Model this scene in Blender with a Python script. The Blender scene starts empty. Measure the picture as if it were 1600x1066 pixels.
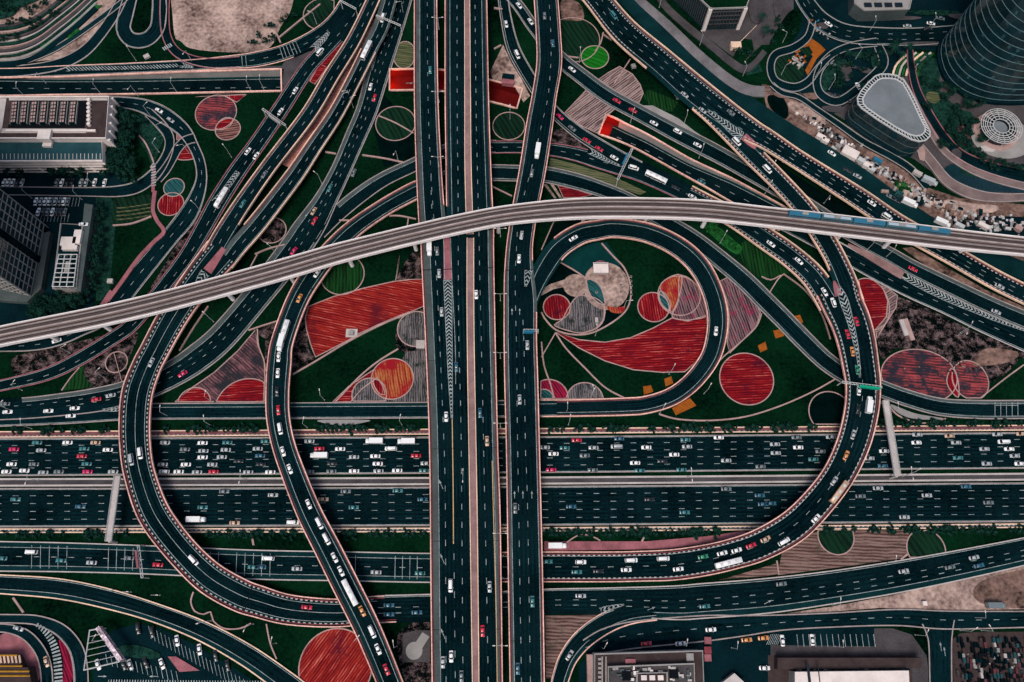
import bpy, math, random
from mathutils import Vector, Matrix
from mathutils.geometry import tessellate_polygon
random.seed(7)
S = bpy.context.scene
C = S.collection
R_ = math.radians

# ------------------------------------------------------------------ camera
F = 1200.0                 # focal length in photo pixels (photo 1600 x 1066)
H = 380.0                  # flying height
T = math.atan(399 / F)     # tilt away from straight down
ct, st = math.cos(T), math.sin(T)
cam = bpy.data.cameras.new('camera'); co = bpy.data.objects.new('camera', cam); C.objects.link(co)
co.location = (0, 0, H); co.rotation_euler = (T, 0, 0)
cam.sensor_width = 36; cam.lens = 36 * F / 1600; cam.clip_start = 1; cam.clip_end = 9000
S.camera = co
S.render.resolution_x = 1024; S.render.resolution_y = 682
# ------------------------------------------------------------------ light: flat overcast dusk sky
w = bpy.data.worlds.new('World'); S.world = w; w.use_nodes = True
sky = w.node_tree.nodes.new('ShaderNodeTexSky'); sky.sky_type = 'NISHITA'; sky.sun_disc = False
sky.sun_elevation = R_(62); sky.sun_rotation = R_(200); sky.dust_density = 4; sky.air_density = 1.2
bg = w.node_tree.nodes['Background']; bg.inputs['Strength'].default_value = 0.085
w.node_tree.links.new(sky.outputs[0], bg.inputs[0])
sl = bpy.data.lights.new('sun', 'SUN'); so = bpy.data.objects.new('sun', sl); C.objects.link(so)
sl.energy = 1.5; sl.angle = R_(22); sl.color = (1.0, 0.93, 0.87)
so.rotation_euler = (R_(28), 0, R_(-20)); so.location = (0, 0, 600)
S.view_settings.view_transform = 'Standard'; S.view_settings.look = 'None'
S.view_settings.gamma = 1; S.view_settings.use_curve_mapping = False
S.view_settings.exposure = 0.45
# ------------------------------------------------------------------ helpers
def W(px, py, z=0.0):
    u = (px - 800) / F; v = (533 - py) / F
    d = (u, v * ct + st, v * st - ct)
    k = (H - z) / -d[2]
    return Vector((d[0] * k, d[1] * k, z))
def P(x, y, z):           # world -> photo pixel (only used to keep piers off roads)
    dy, dz = y, z - H
    dep = dy * st - dz * ct
    return 800 + F * x / dep, 533 - F * (dy * ct + dz * st) / dep
def tag(o, label=None, cat=None, group=None, kind=None):
    if label: o['label'] = label
    if cat: o['category'] = cat
    if group: o['group'] = group
    if kind: o['kind'] = kind
    return o
def empty(name, loc=(0, 0, 0), rz=0.0, **k):
    o = bpy.data.objects.new(name, None); o.empty_display_size = .5
    o.location = loc; o.rotation_euler = (0, 0, rz); C.objects.link(o); return tag(o, **k)
def build(name, V, Fc, mats, parent=None, idx=None, smooth=False, **k):
    me = bpy.data.meshes.new(name); me.from_pydata([tuple(v) for v in V], [], Fc)
    if not isinstance(mats, (list, tuple)): mats = [mats]
    for m in mats: me.materials.append(m)
    if idx: me.polygons.foreach_set('material_index', idx)
    if smooth: me.polygons.foreach_set('use_smooth', [True] * len(me.polygons))
    me.update()
    o = bpy.data.objects.new(name, me); C.objects.link(o)
    if parent: o.parent = parent
    return tag(o, **k)
class MB:
    def __init__(s): s.V = []; s.F = []; s.I = []
    def add(s, V, Fc, i=0):
        n = len(s.V); s.V += [Vector(v) for v in V]; s.F += [tuple(a + n for a in f) for f in Fc]; s.I += [i] * len(Fc)
    def box(s, c, d, rz=0, i=0, taper=1.0):
        x, y, z = d[0] / 2, d[1] / 2, d[2] / 2; M = Matrix.Rotation(rz, 3, 'Z'); c = Vector(c); V = []
        for sz in (-1, 1):
            t = taper if sz > 0 else 1
            for a, b in ((-1, -1), (1, -1), (1, 1), (-1, 1)): V.append(c + M @ Vector((a * x * t, b * y * t, sz * z)))
        s.add(V, [(3, 2, 1, 0), (4, 5, 6, 7), (0, 1, 5, 4), (1, 2, 6, 5), (2, 3, 7, 6), (3, 0, 4, 7)], i)
    def cyl(s, c, r0, r1, h, n=12, i=0, cap=True):
        c = Vector(c); V = []
        for z, r in ((0, r0), (h, r1)):
            for k in range(n): a = 2 * math.pi * k / n; V.append(c + Vector((r * math.cos(a), r * math.sin(a), z)))
        Fc = [(k, (k + 1) % n, n + (k + 1) % n, n + k) for k in range(n)]
        if cap: Fc += [tuple(range(n, 2 * n)), tuple(reversed(range(n)))]
        s.add(V, Fc, i)
    def bar(s, a, b, r, r2=None, i=0, n=6):
        a = Vector(a); b = Vector(b); r2 = r if r2 is None else r2; d = (b - a)
        q = d.to_track_quat('Z', 'Y'); V = []
        for p, rr in ((a, r), (b, r2)):
            for k in range(n): t = 2 * math.pi * k / n; V.append(p + q @ Vector((rr * math.cos(t), rr * math.sin(t), 0)))
        s.add(V, [(k, (k + 1) % n, n + (k + 1) % n, n + k) for k in range(n)] + [tuple(range(n, 2 * n)), tuple(reversed(range(n)))], i)
    def prism(s, poly, z0, z1, i=0, bottom=False, top=True):
        n = len(poly); ar = sum(poly[k][0] * poly[(k + 1) % n][1] - poly[(k + 1) % n][0] * poly[k][1] for k in range(n))
        if ar < 0: poly = poly[::-1]
        V = [(p[0], p[1], z0) for p in poly] + [(p[0], p[1], z1) for p in poly]
        Fc = [(k, (k + 1) % n, n + (k + 1) % n, n + k) for k in range(n)]
        if top: Fc.append(tuple(range(n, 2 * n)))
        if bottom: Fc.append(tuple(reversed(range(n))))
        s.add(V, Fc, i)
    def b(s, name, mats, parent=None, smooth=False, **k):
        return build(name, s.V, s.F, mats, parent, s.I, smooth, **k)
# ------------------------------------------------------------------ materials
def newmat(name):
    m = bpy.data.materials.new(name); m.use_nodes = True; nt = m.node_tree
    return m, nt, nt.nodes['Principled BSDF']
def mat(name, c, rough=.8, var=.25, scale=.15, metal=0, c2=None, emit=None, es=1, bump=0, fine=3.0):
    m, nt, b = newmat(name); N = nt.nodes; L = nt.links
    b.inputs['Roughness'].default_value = rough; b.inputs['Metallic'].default_value = metal
    try: b.inputs['Specular IOR Level'].default_value = .0 if rough > .5 else .5
    except Exception: pass
    tc = N.new('ShaderNodeTexCoord')
    n1 = N.new('ShaderNodeTexNoise'); n1.inputs['Scale'].default_value = scale; n1.inputs['Detail'].default_value = 5; n1.inputs['Roughness'].default_value = .65
    n2 = N.new('ShaderNodeTexNoise'); n2.inputs['Scale'].default_value = fine; n2.inputs['Detail'].default_value = 3
    L.new(tc.outputs['Object'], n1.inputs['Vector']); L.new(tc.outputs['Object'], n2.inputs['Vector'])
    add = N.new('ShaderNodeMath'); add.operation = 'MULTIPLY_ADD'; add.inputs[1].default_value = .35; L.new(n2.outputs[0], add.inputs[0]); 
    mul = N.new('ShaderNodeMath'); mul.operation = 'MULTIPLY'; mul.inputs[1].default_value = .65; L.new(n1.outputs[0], mul.inputs[0]); L.new(mul.outputs[0], add.inputs[2])
    cr = N.new('ShaderNodeValToRGB'); L.new(add.outputs[0], cr.inputs[0])
    lo = [x * (1 - var) for x in c]; hi = [min(1, x * (1 + var)) for x in (c2 or c)]
    cr.color_ramp.elements[0].position = .36; cr.color_ramp.elements[0].color = (*lo, 1)
    cr.color_ramp.elements[1].position = .62; cr.color_ramp.elements[1].color = (*hi, 1)
    L.new(cr.outputs[0], b.inputs['Base Color'])
    if bump:
        bp = N.new('ShaderNodeBump'); bp.inputs['Distance'].default_value = bump; bp.inputs['Strength'].default_value = .6
        L.new(n2.outputs[0], bp.inputs['Height']); L.new(bp.outputs[0], b.inputs['Normal'])
    if emit:
        b.inputs['Emission Color'].default_value = (*emit, 1); b.inputs['Emission Strength'].default_value = es
    return m
def rows(name, c1, c2, ang=0, period=1.5, dist=2.5, c3=None, mix=.5, scale3=.12, ring=False, duty=.5, hi=None):
    m, nt, b = newmat(name); N = nt.nodes; L = nt.links; b.inputs['Roughness'].default_value = .9
    b.inputs['Specular IOR Level'].default_value = .1
    tc = N.new('ShaderNodeTexCoord'); mp = N.new('ShaderNodeMapping'); mp.inputs['Rotation'].default_value = (0, 0, R_(ang))
    wv = N.new('ShaderNodeTexWave'); wv.inputs['Scale'].default_value = .314 / period; wv.inputs['Distortion'].default_value = dist
    wv.inputs['Detail'].default_value = 3; wv.inputs['Detail Scale'].default_value = .6; wv.bands_direction = 'Y'
    L.new(tc.outputs['Object'], mp.inputs[0]); L.new(mp.outputs[0], wv.inputs[0])
    mp2 = N.new('ShaderNodeMapping'); mp2.inputs['Scale'].default_value = (.09, 1.0, 1); L.new(mp.outputs[0], mp2.inputs[0])
    n = N.new('ShaderNodeTexNoise'); n.inputs['Scale'].default_value = .75 / period * 1.3; n.inputs['Detail'].default_value = 4; n.inputs['Roughness'].default_value = .75; L.new(mp2.outputs[0], n.inputs[0])
    ad = N.new('ShaderNodeMath'); ad.operation = 'MULTIPLY_ADD'; ad.inputs[1].default_value = .2; L.new(wv.outputs['Fac'], ad.inputs[0]); 
    m2 = N.new('ShaderNodeMath'); m2.operation = 'MULTIPLY'; m2.inputs[1].default_value = .92; L.new(n.outputs[0], m2.inputs[0]); L.new(m2.outputs[0], ad.inputs[2])
    cr = N.new('ShaderNodeValToRGB'); cr.color_ramp.elements[0].position = duty - .06; cr.color_ramp.elements[1].position = duty + .17
    cr.color_ramp.elements[0].color = (*c1, 1); cr.color_ramp.elements[1].color = (*c2, 1); L.new(ad.outputs[0], cr.inputs[0])
    if hi: q = cr.color_ramp.elements.new(min(1, duty + .21)); q.color = (*hi, 1); q.position = min(1, duty + .30)
    out = cr.outputs[0]
    if c3:
        n3 = N.new('ShaderNodeTexNoise'); n3.inputs['Scale'].default_value = scale3; n3.inputs['Detail'].default_value = 6; n3.inputs['Roughness'].default_value = .7
        L.new(tc.outputs['Object'], n3.inputs[0])
        r3 = N.new('ShaderNodeValToRGB'); r3.color_ramp.elements[0].position = mix - .06; r3.color_ramp.elements[1].position = mix + .08
        L.new(n3.outputs[0], r3.inputs[0]); mx = N.new('ShaderNodeMix'); mx.data_type = 'RGBA'
        L.new(r3.outputs[0], mx.inputs[0]); L.new(out, mx.inputs[6]); mx.inputs[7].default_value = (*c3, 1); out = mx.outputs[2]
    bp = N.new('ShaderNodeBump'); bp.inputs['Distance'].default_value = .25; bp.inputs['Strength'].default_value = .7
    L.new(ad.outputs[0], bp.inputs['Height']); L.new(bp.outputs[0], b.inputs['Normal'])
    L.new(out, b.inputs['Base Color']); return m
M = {}
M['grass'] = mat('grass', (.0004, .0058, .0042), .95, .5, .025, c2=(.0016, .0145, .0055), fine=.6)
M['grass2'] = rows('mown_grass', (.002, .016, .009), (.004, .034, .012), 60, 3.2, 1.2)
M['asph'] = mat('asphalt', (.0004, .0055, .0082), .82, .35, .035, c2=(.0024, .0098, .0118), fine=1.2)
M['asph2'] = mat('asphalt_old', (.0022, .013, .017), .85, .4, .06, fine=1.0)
M['shoulder'] = mat('shoulder_asphalt', (.0035, .022, .025), .85, .3, .08, fine=1.2)
M['shoulder2'] = mat('grey_shoulder', (.062, .078, .078), .85, .3, .08, fine=1.4)
M['line'] = mat('white_road_paint', (.27, .31, .31), .7, .55, .35)
M['yline'] = mat('yellow_road_paint', (.55, .36, .18), .7, .2, .6)
M['pink'] = mat('pink_parapet', (.62, .33, .28), .8, .25, .05, c2=(.72, .44, .36), fine=.8)
M['cream'] = mat('cream_parapet', (.68, .50, .38), .8, .25, .06, c2=(.72, .50, .36), fine=.8)
M['maroon'] = mat('maroon_kerb', (.20, .045, .055), .85, .35, .2)
M['kerb'] = mat('kerb_concrete', (.30, .25, .24), .85, .25, .2)
M['grey'] = mat('grey_concrete', (.26, .25, .24), .85, .2, .1)
M['pale'] = mat('pale_concrete', (.42, .38, .36), .85, .2, .12)
M['path'] = mat('pink_path', (.36, .24, .22), .85, .25, .15)
M['median'] = mat('brown_pink_median', (.24, .145, .14), .85, .3, .15)
M['worn'] = mat('worn_lane', (.0008, .0085, .0105), .8, .7, .05, c2=(.0018, .0115, .0145), fine=.9)
M['track2'] = mat('plinth_concrete', (.36, .31, .30), .85, .3, .2)
M['prom'] = mat('grey_promenade', (.15, .14, .145), .85, .35, .1)
M['walk2'] = mat('pool_walkway', (.17, .125, .12), .85, .3, .12)
M['walk'] = mat('maroon_walkway', (.15, .06, .065), .85, .4, .12)
M['gutter'] = mat('maroon_gutter', (.10, .035, .042), .85, .4, .1)
M['rosepave'] = mat('rose_paving', (.27, .10, .115), .85, .35, .15)
M['pave'] = mat('brown_grey_paving', (.060, .054, .057), .85, .35, .1, fine=1.5)
M['sand'] = mat('sandy_ground', (.15, .09, .075), .9, .45, .06, c2=(.36, .26, .22), fine=.5)
M['dirt'] = mat('orange_dirt', (.045, .032, .028), .9, .6, .07, c2=(.17, .105, .085), fine=.5)
M['scrub'] = mat('dark_scrub', (.003, .008, .008), .95, .6, .25, c2=(.15, .10, .10), fine=2.2)
M['scrub'].node_tree.nodes['Color Ramp'].color_ramp.elements[0].position = .48
M['scrub'].node_tree.nodes['Color Ramp'].color_ramp.elements[1].position = .68
M['viad'] = mat('viaduct_concrete', (.17, .13, .12), .85, .2, .08)
M['viadw'] = mat('viaduct_white_fascia', (.78, .72, .70), .8, .1, .1)
M['track'] = mat('track_bed', (.06, .042, .038), .9, .3, .3)
M['rail'] = mat('rail_steel', (.15, .14, .14), .4, .1, 1, metal=.7)
M['black'] = mat('black_rubber', (.006, .008, .010), .8, .2, 1)
M['glass'] = mat('dark_glass', (.004, .010, .014), .12, .2, .3)
M['tealglass'] = mat('teal_glass', (.004, .022, .028), .15, .5, .08)
M['metal'] = mat('pale_metal', (.55, .55, .54), .5, .1, 1, metal=.2)
M['white'] = mat('white_wall', (.68, .60, .56), .8, .15, .15)
M['roofdark'] = mat('dark_roof', (.05, .035, .035), .9, .3, .2)
M['rooftl'] = mat('teal_roof_deck', (.02, .065, .075), .85, .3, .1)
M['roofgrey'] = mat('grey_membrane_roof', (.15, .17, .185), .85, .2, .06)
M['orange'] = mat('orange_gravel', (.27, .075, .012), .9, .3, .3)
M['red'] = mat('red_glow_paint', (.10, .006, .006), .8, .25, .1)  # underpass lining, its red stands in for lamp glow
M['green_sign'] = mat('green_sign', (.01, .30, .18), .6, .1, 1)
M['blue_sign'] = mat('blue_sign', (.02, .14, .24), .6, .1, 1)
M['trunk'] = mat('bark', (.05, .035, .03), .9, .3, 2)
M['leaf'] = mat('dark_foliage', (.003, .017, .015), .9, .6, .5, c2=(.008, .034, .024), fine=1.5)
M['leafg'] = mat('green_foliage', (.006, .05, .012), .9, .5, .5, c2=(.012, .09, .02), fine=1.5)
M['chev'] = mat('chevron_paint', (.42, .44, .43), .7, .4, .35)
# red planting and other beds
RED = (.38, .010, .012); RDK = (.13, .004, .008)
M['redh'] = rows('red_flowers_level_rows', (.085,.001,.006), (.25, .006, .009), -3, 1.3, 3, hi=(.50,.13,.11), c3=(.055,.003,.012), mix=.6, scale3=.09)
M['redv'] = rows('red_flowers_upright_rows', (.07, .001, .005), (.26, .007, .011), 84, 1.3, 3, hi=(.45,.11,.10), c3=(.06,.002,.012), mix=.6, scale3=.1)
M['redd'] = rows('red_flowers_slanted_rows', (.12, .003, .006), (.31, .020, .014), 12, 1.3, 2.5, hi=(.50,.17,.13), c3=(.10,.006,.012), mix=.58, scale3=.06)
M['redx'] = rows('red_flowers_steep_rows', (.11, .003, .005), (.32, .022, .016), -55, 1.2, 3, hi=(.50,.18,.14), c3=(.09,.004,.012), mix=.58, scale3=.06)
M['redmix'] = rows('red_and_grey_rows', (.03, .012, .016), (.33, .055, .06), 5, 1.5, 4, c3=(.02, .02, .03), mix=.5)
M['redmix2'] = rows('sparse_red_rows', (.015, .012, .014), (.28, .12, .10), -10, 1.4, 3)
M['orangemix'] = rows('orange_red_rows', (.20, .012, .008), (.42, .15, .05), 80, 1.3, 3, c3=(.26, .008, .014), mix=.49, scale3=.07)
M['pinkrows'] = rows('pink_brown_rows', (.045, .025, .028), (.34, .24, .22), -40, 1.3, 1.5)
M['pinkrows2'] = rows('pink_brown_cross_rows', (.05, .03, .032), (.30, .20, .19), -32, 1.2, 1.8)
M['brownrows'] = rows('brown_rows', (.06, .03, .026), (.22, .14, .12), 2, 1.5, 3, c3=(.04, .05, .03), mix=.62)
M['greyrows'] = rows('grey_rows', (.02, .022, .026), (.17, .15, .15), 88, 1.2, 6, c3=(.012,.02,.018), mix=.56, scale3=.2)
M['greyred'] = rows('grey_magenta_rows', (.02, .015, .02), (.22, .12, .13), 75, 1.3, 4, c3=(.25, .01, .05), mix=.6, scale3=.15)
M['magrows'] = rows('dull_magenta_rows', (.03, .015, .018), (.20, .09, .10), 40, 1.4, 5, c3=(.02, .02, .025), mix=.5, scale3=.1)
M['greenrows'] = rows('green_rows', (.0008, .008, .005), (.003, .026, .011), 62, 2.6, 2)
M['greenrows2'] = rows('green_garden_rows', (.0012, .012, .003), (.005, .048, .009), 86, 1.8, 3)
M['brightgreen'] = rows('bright_green_lawn', (.003, .085, .005), (.007, .15, .010), 25, 2.6, 4)
M['olive'] = rows('olive_rows', (.03, .05, .02), (.12, .12, .06), 10, 1.4, 5)
M['tealbed'] = rows('teal_paving', (.004, .03, .035), (.02, .10, .10), 45, 1.4, 4)
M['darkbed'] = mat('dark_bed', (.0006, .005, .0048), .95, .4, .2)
M['magenta'] = rows('magenta_rows', (.07, .002, .012), (.30, .01, .045), 60, 1.3, 3)
M['hextile'] = mat('hex_paving', (.003, .03, .03), .8, .3, .1)
# ------------------------------------------------------------------ pixel curve sampling
def cr_(p0, p1, p2, p3, t):
    return tuple(.5 * (2 * b + (c - a) * t + (2 * a - 5 * b + 4 * c - d) * t * t + (3 * b - a - 3 * c + d) * t ** 3) for a, b, c, d in zip(p0, p1, p2, p3))
def curve(pts, step=5.0):
    out = []
    n = len(pts)
    for i in range(n - 1):
        p0 = pts[max(0, i - 1)]; p1 = pts[i]; p2 = pts[i + 1]; p3 = pts[min(n - 1, i + 2)]
        k = max(1, int(math.dist(p1[:2], p2[:2]) / step))
        for j in range(k): out.append(cr_(p0, p1, p2, p3, j / k))
    out.append(tuple(pts[-1])); return out
GROUND = []      # ground roads, to keep piers off them
class Road:
    """px points (x, y, width[, z]); edges of the deck are unprojected at its own height"""
    def __init__(s, pts, z=None, step=5.0, zproj=None):
        pts = [tuple(p) + ((z,) if len(p) == 3 else ()) for p in pts]
        q = curve(pts, step); s.px = q; n = len(q); s.L = []; s.R = []
        for i in range(n):
            a = q[max(0, i - 1)]; b = q[min(n - 1, i + 1)]; dx, dy = b[0] - a[0], b[1] - a[1]; l = math.hypot(dx, dy)
            nx, ny = -dy / l, dx / l; x, y, w_, zz = q[i]; zp = zz if zproj is None else zproj
            s.L.append(W(x - nx * w_ / 2, y - ny * w_ / 2, zp)); s.R.append(W(x + nx * w_ / 2, y + ny * w_ / 2, zp))
            if zproj is not None: s.L[-1].z = zz; s.R[-1].z = zz
        s.C = [(a + b) / 2 for a, b in zip(s.L, s.R)]
        s.S = [0.0]
        for i in range(1, n): s.S.append(s.S[-1] + (s.C[i] - s.C[i - 1]).length)
        s.n = n
    def at(s, d, u):
        d = max(0, min(s.S[-1], d)); lo = 0; hi = s.n - 1
        while hi - lo > 1:
            m = (lo + hi) // 2
            if s.S[m] <= d: lo = m
            else: hi = m
        t = (d - s.S[lo]) / max(1e-6, s.S[hi] - s.S[lo])
        return s.L[lo].lerp(s.L[hi], t).lerp(s.R[lo].lerp(s.R[hi], t), u)
    def widthm(s, i): return (s.L[i] - s.R[i]).length
    def rng(s, f): 
        a = int(f[0] * (s.n - 1)); b = int(math.ceil(f[1] * (s.n - 1))); return a, max(a + 1, b)
    def pt(s, i, u=None, off=None, dz=0):      # off: metres from left (>=0) or right (<0) edge
        l, r = s.L[i], s.R[i]
        if off is not None:
            w_ = (r - l).length; u = off / w_ if off >= 0 else 1 + off / w_
            if off == 0: u = 0
        v = l.lerp(r, u); v.z += dz; return v
    def strip(s, mb, a, b, dz, f=(0, 1), i=0, mode='u'):
        i0, i1 = s.rng(f); V = []; Fc = []
        for k in range(i0, i1 + 1):
            if mode == 'u': V += [s.pt(k, u=a, dz=dz), s.pt(k, u=b, dz=dz)]
            else: V += [s.pt(k, off=a, dz=dz), s.pt(k, off=b, dz=dz)]
        for k in range(i1 - i0): Fc.append((2 * k + 1, 2 * k + 3, 2 * k + 2, 2 * k))
        mb.add(V, Fc, i)
    def line(s, mb, u, dz=.03, hw=.115, f=(0, 1), i=0):
        i0, i1 = s.rng(f); V = []
        for k in range(i0, i1 + 1):
            w_ = s.widthm(k); V += [s.pt(k, u=u - hw / w_, dz=dz), s.pt(k, u=u + hw / w_, dz=dz)]
        mb.add(V, [(2 * k + 1, 2 * k + 3, 2 * k + 2, 2 * k) for k in range(i1 - i0)], i)
    def dash(s, mb, u, dz=.03, hw=.115, on=3.0, off=6.0, f=(0, 1), i=0, ph=0):
        d = f[0] * s.S[-1] + ph; e = f[1] * s.S[-1]
        while d + on < e:
            a = s.at(d, u); b = s.at(d + on, u); t = (b - a).normalized(); nn = Vector((-t.y, t.x, 0)) * hw
            V = [a + nn, a - nn, b - nn, b + nn]
            for v in V: v.z += dz
            mb.add(V, [(0, 1, 2, 3)], i); d += on + off
    def slab(s, mb, th=1.2, i=0, f=(0, 1), base=None):
        i0, i1 = s.rng(f); V = []; n = i1 - i0 + 1
        for k in range(i0, i1 + 1):
            l, r = s.L[k], s.R[k]; zl = l.z - th if base is None else base
            ins = (r - l).normalized() * (0 if base is not None else min(1.5, (r - l).length * .15))
            V += [l, r, Vector((r.x, r.y, zl)) - ins, Vector((l.x, l.y, zl)) + ins]
        Fc = []
        for k in range(n - 1):
            a = 4 * k; b = a + 4
            Fc += [(a + 1, b + 1, b, a), (a + 2, b + 2, b + 1, a + 1), (a, b, b + 3, a + 3)]
            if base is None: Fc.append((a + 3, b + 3, b + 2, a + 2))
        e = 4 * (n - 1); Fc += [(0, 3, 2, 1), (e, e + 1, e + 2, e + 3)]
        mb.add(V, Fc, i)
    def wall(s, mb, side, w_=.45, h=1.0, f=(0, 1), i=0, inset=0.0, drop=0.0):
        i0, i1 = s.rng(f); V = []
        for k in range(i0, i1 + 1):
            a, b = (inset, inset + w_) if side < 0 else (-inset - w_, -inset)
            if side > 0 and inset == 0: p0 = s.pt(k, off=-w_); p1 = s.R[k].copy()
            else: p0 = s.pt(k, off=a); p1 = s.pt(k, off=b)
            z0 = -drop
            V += [p0 + Vector((0, 0, z0)), p1 + Vector((0, 0, z0)), p1 + Vector((0, 0, h)), p0 + Vector((0, 0, h))]
        n = i1 - i0 + 1; Fc = []
        for k in range(n - 1):
            a = 4 * k; b = a + 4
            Fc += [(a + 3, a + 2, b + 2, b + 3), (a + 2, a + 1, b + 1, b + 2), (a, a + 3, b + 3, b)]
        e = 4 * (n - 1); Fc += [(0, 1, 2, 3), (e + 3, e + 2, e + 1, e)]
        mb.add(V, Fc, i)
def pxline(mb, pts, z, hw=.13, dash=None, i=0, step=6):
    r = Road([(p[0], p[1], 2) for p in pts], z, step)
    if dash: r.dash(mb, .5, 0, hw, dash[0], dash[1], i=i)
    else:
        V = []
        for k in range(r.n):
            t = (r.C[min(k + 1, r.n - 1)] - r.C[max(0, k - 1)]).normalized(); nn = Vector((-t.y, t.x, 0)) * hw
            V += [r.C[k] + nn, r.C[k] - nn]
        mb.add(V, [(2 * k + 1, 2 * k + 3, 2 * k + 2, 2 * k) for k in range(r.n - 1)], i)
def chevrons(mb, pts, z, gap=2.6, th=.75, i=0, flip=1, lean=.55):
    """V-stripes filling a gore given as (x, y, width px)"""
    r = Road([tuple(p) for p in pts], z, 4); d = .5
    while d < r.S[-1] - .5:
        wd = (r.at(d, 0) - r.at(d, 1)).length; k = wd * lean * flip
        V = []
        for u, dd in ((0, 0), (.5, k), (1, 0)): V += [r.at(d + dd, u), r.at(d + dd + th, u)]
        mb.add(V, [(0, 2, 3, 1), (2, 4, 5, 3)], i); d += gap
    r.line(mb, .0, 0, .15, i=i); r.line(mb, 1.0, 0, .15, i=i)
def hatch(mb, pts, z, gap=2.4, th=.7, i=0, slant=1.0):
    r = Road([tuple(p) for p in pts], z, 4); d = 0
    while d < r.S[-1] - 1:
        wd = (r.at(d, 0) - r.at(d, 1)).length * slant
        mb.add([r.at(d, 0), r.at(d + wd, 1), r.at(d + wd + th, 1), r.at(d + th, 0)], [(0, 1, 2, 3)], i); d += gap
def rr_lines(o): return o
ROADS = {}
gz = [0.30]
def worn(r, sh, lanes, o):
    e = [max(.05, sh[0])] + list(lanes) + [1 - max(.05, sh[1])]; wm = r.widthm(r.n // 2)
    if len(e) == 2:
        k = max(1, round((e[1] - e[0]) * wm / 4)); e = [e[0] + (e[1] - e[0]) * i / k for i in range(k + 1)]
    m = MB()
    for a, b in zip(e[:-1], e[1:]):
        c = (a + b) / 2; h = .42 / wm
        for q in (-.95 / wm, .95 / wm): r.strip(m, c + q - h, c + q + h, .012)
    m.b('tyre_track', M['worn'], o)
def ground_road(key, name, label, pts, sh=(.1, .1), lanes=(), kerb=True, asph='asph', shm='shoulder', kerbm='kerb', z=None, lines=(True, True), kw=.55, f=(0, 1), dash=(2.7, 5.6), kf=((0, 1), (0, 1))):
    if z is None: gz[0] += .018; z = gz[0]
    r = Road(pts, z); ROADS[key] = r; GROUND.append(r)
    mb = MB(); r.slab(mb, base=-.3)
    o = mb.b(name, M[asph], kind='structure', label=label)
    if kerb:
        m = MB(); r.wall(m, -1, kw, .16, kf[0]); r.wall(m, 1, kw, .16, kf[1]); m.b('kerb', M[kerbm], o)
    m = MB()
    if sh[0]: r.strip(m, .0, sh[0], .008, kf[0])
    if sh[1]: r.strip(m, 1 - sh[1], 1, .008, kf[1])
    if m.V: m.b('hard_shoulder', M[shm], o)
    if asph in ('asph', 'asph2'): worn(r, sh, lanes, o)
    m = MB()
    if lines[0]: r.line(m, max(sh[0], .04), .02, f=kf[0])
    if lines[1]: r.line(m, 1 - max(sh[1], .04), .02, f=kf[1])
    for u in lanes: r.dash(m, u, .02, on=dash[0], off=dash[1])
    if m.V: m.b('lane_marking', M['line'], o)
    return o, r
def flyover(key, name, label, pts, z=None, sh=(.12, .12), lanes=(), asph='asph', shm='shoulder', wallm='pink', kerbs=False, lines=((0, 1), (0, 1)), wf=((0, 1), (0, 1)), th=1.6, kerbm='maroon', pier=34, group=None, pw=.5, solid=(), piers=True, dash=(2.7, 5.6)):
    r = Road(pts, z); ROADS[key] = r
    o = empty(name, (0, 0, 0), label=label, cat='flyover', group=group)
    mb = MB(); r.slab(mb, th); mb.b('deck', M[asph], o)
    for sd, ff in ((-1, wf[0]), (1, wf[1])):
        for fr in (ff if isinstance(ff[0], tuple) else (ff,)):
            if fr[1] <= fr[0]: continue
            m = MB(); r.wall(m, sd, pw, .95, fr, drop=.3); m.b('parapet', M[wallm], o)
            if kerbs:
                m = MB(); r.wall(m, sd, .35, .22, fr, inset=pw + .5); m.b('safety_kerb', M[kerbm], o)
                # alternating pale blocks on the kerb
                m = MB(); w0 = r.widthm(r.n // 2); uu = (pw + 1.35) / w0
                r.dash(m, uu if sd < 0 else 1 - uu, .05, .28, 1.1, 1.3, fr); m.b('kerb_marking', M['pale'], o)
    m = MB()
    if sh[0]: r.strip(m, .0, sh[0], .008)
    if sh[1]: r.strip(m, 1 - sh[1], 1, .008)
    if m.V: m.b('hard_shoulder', M[shm], o)
    worn(r, sh, lanes, o)
    for sd, ff in ((-1, wf[0]), (1, wf[1])):
        for fr in (ff if isinstance(ff[0], tuple) else (ff,)):
            if fr[1] > fr[0] and not kerbs:
                m = MB(); r.strip(m, *((pw, pw + .8) if sd < 0 else (-pw - .8, -pw)), .03, fr, mode='off'); m.b('gutter', M['gutter'], o)
    m = MB()
    if sh[0] and lines[0]: r.line(m, sh[0], .02, f=lines[0])
    if sh[1] and lines[1]: r.line(m, 1 - sh[1], .02, f=lines[1])
    for u in lanes: r.dash(m, u, .02, on=dash[0], off=dash[1])
    for u, ff in solid: r.line(m, u, .02, f=ff)
    if m.V: m.b('lane_marking', M['line'], o)
    r.obj = o; r.pier = pier if piers else 0
    return o, r
def free(x, y, rad=1.5):
    for g in GROUND:
        for k in range(0, g.n, 1):
            c = g.C[k]
            if abs(c.x - x) < 40 and abs(c.y - y) < 40 and math.hypot(c.x - x, c.y - y) < g.widthm(k) / 2 + rad: return False
    return True
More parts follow.
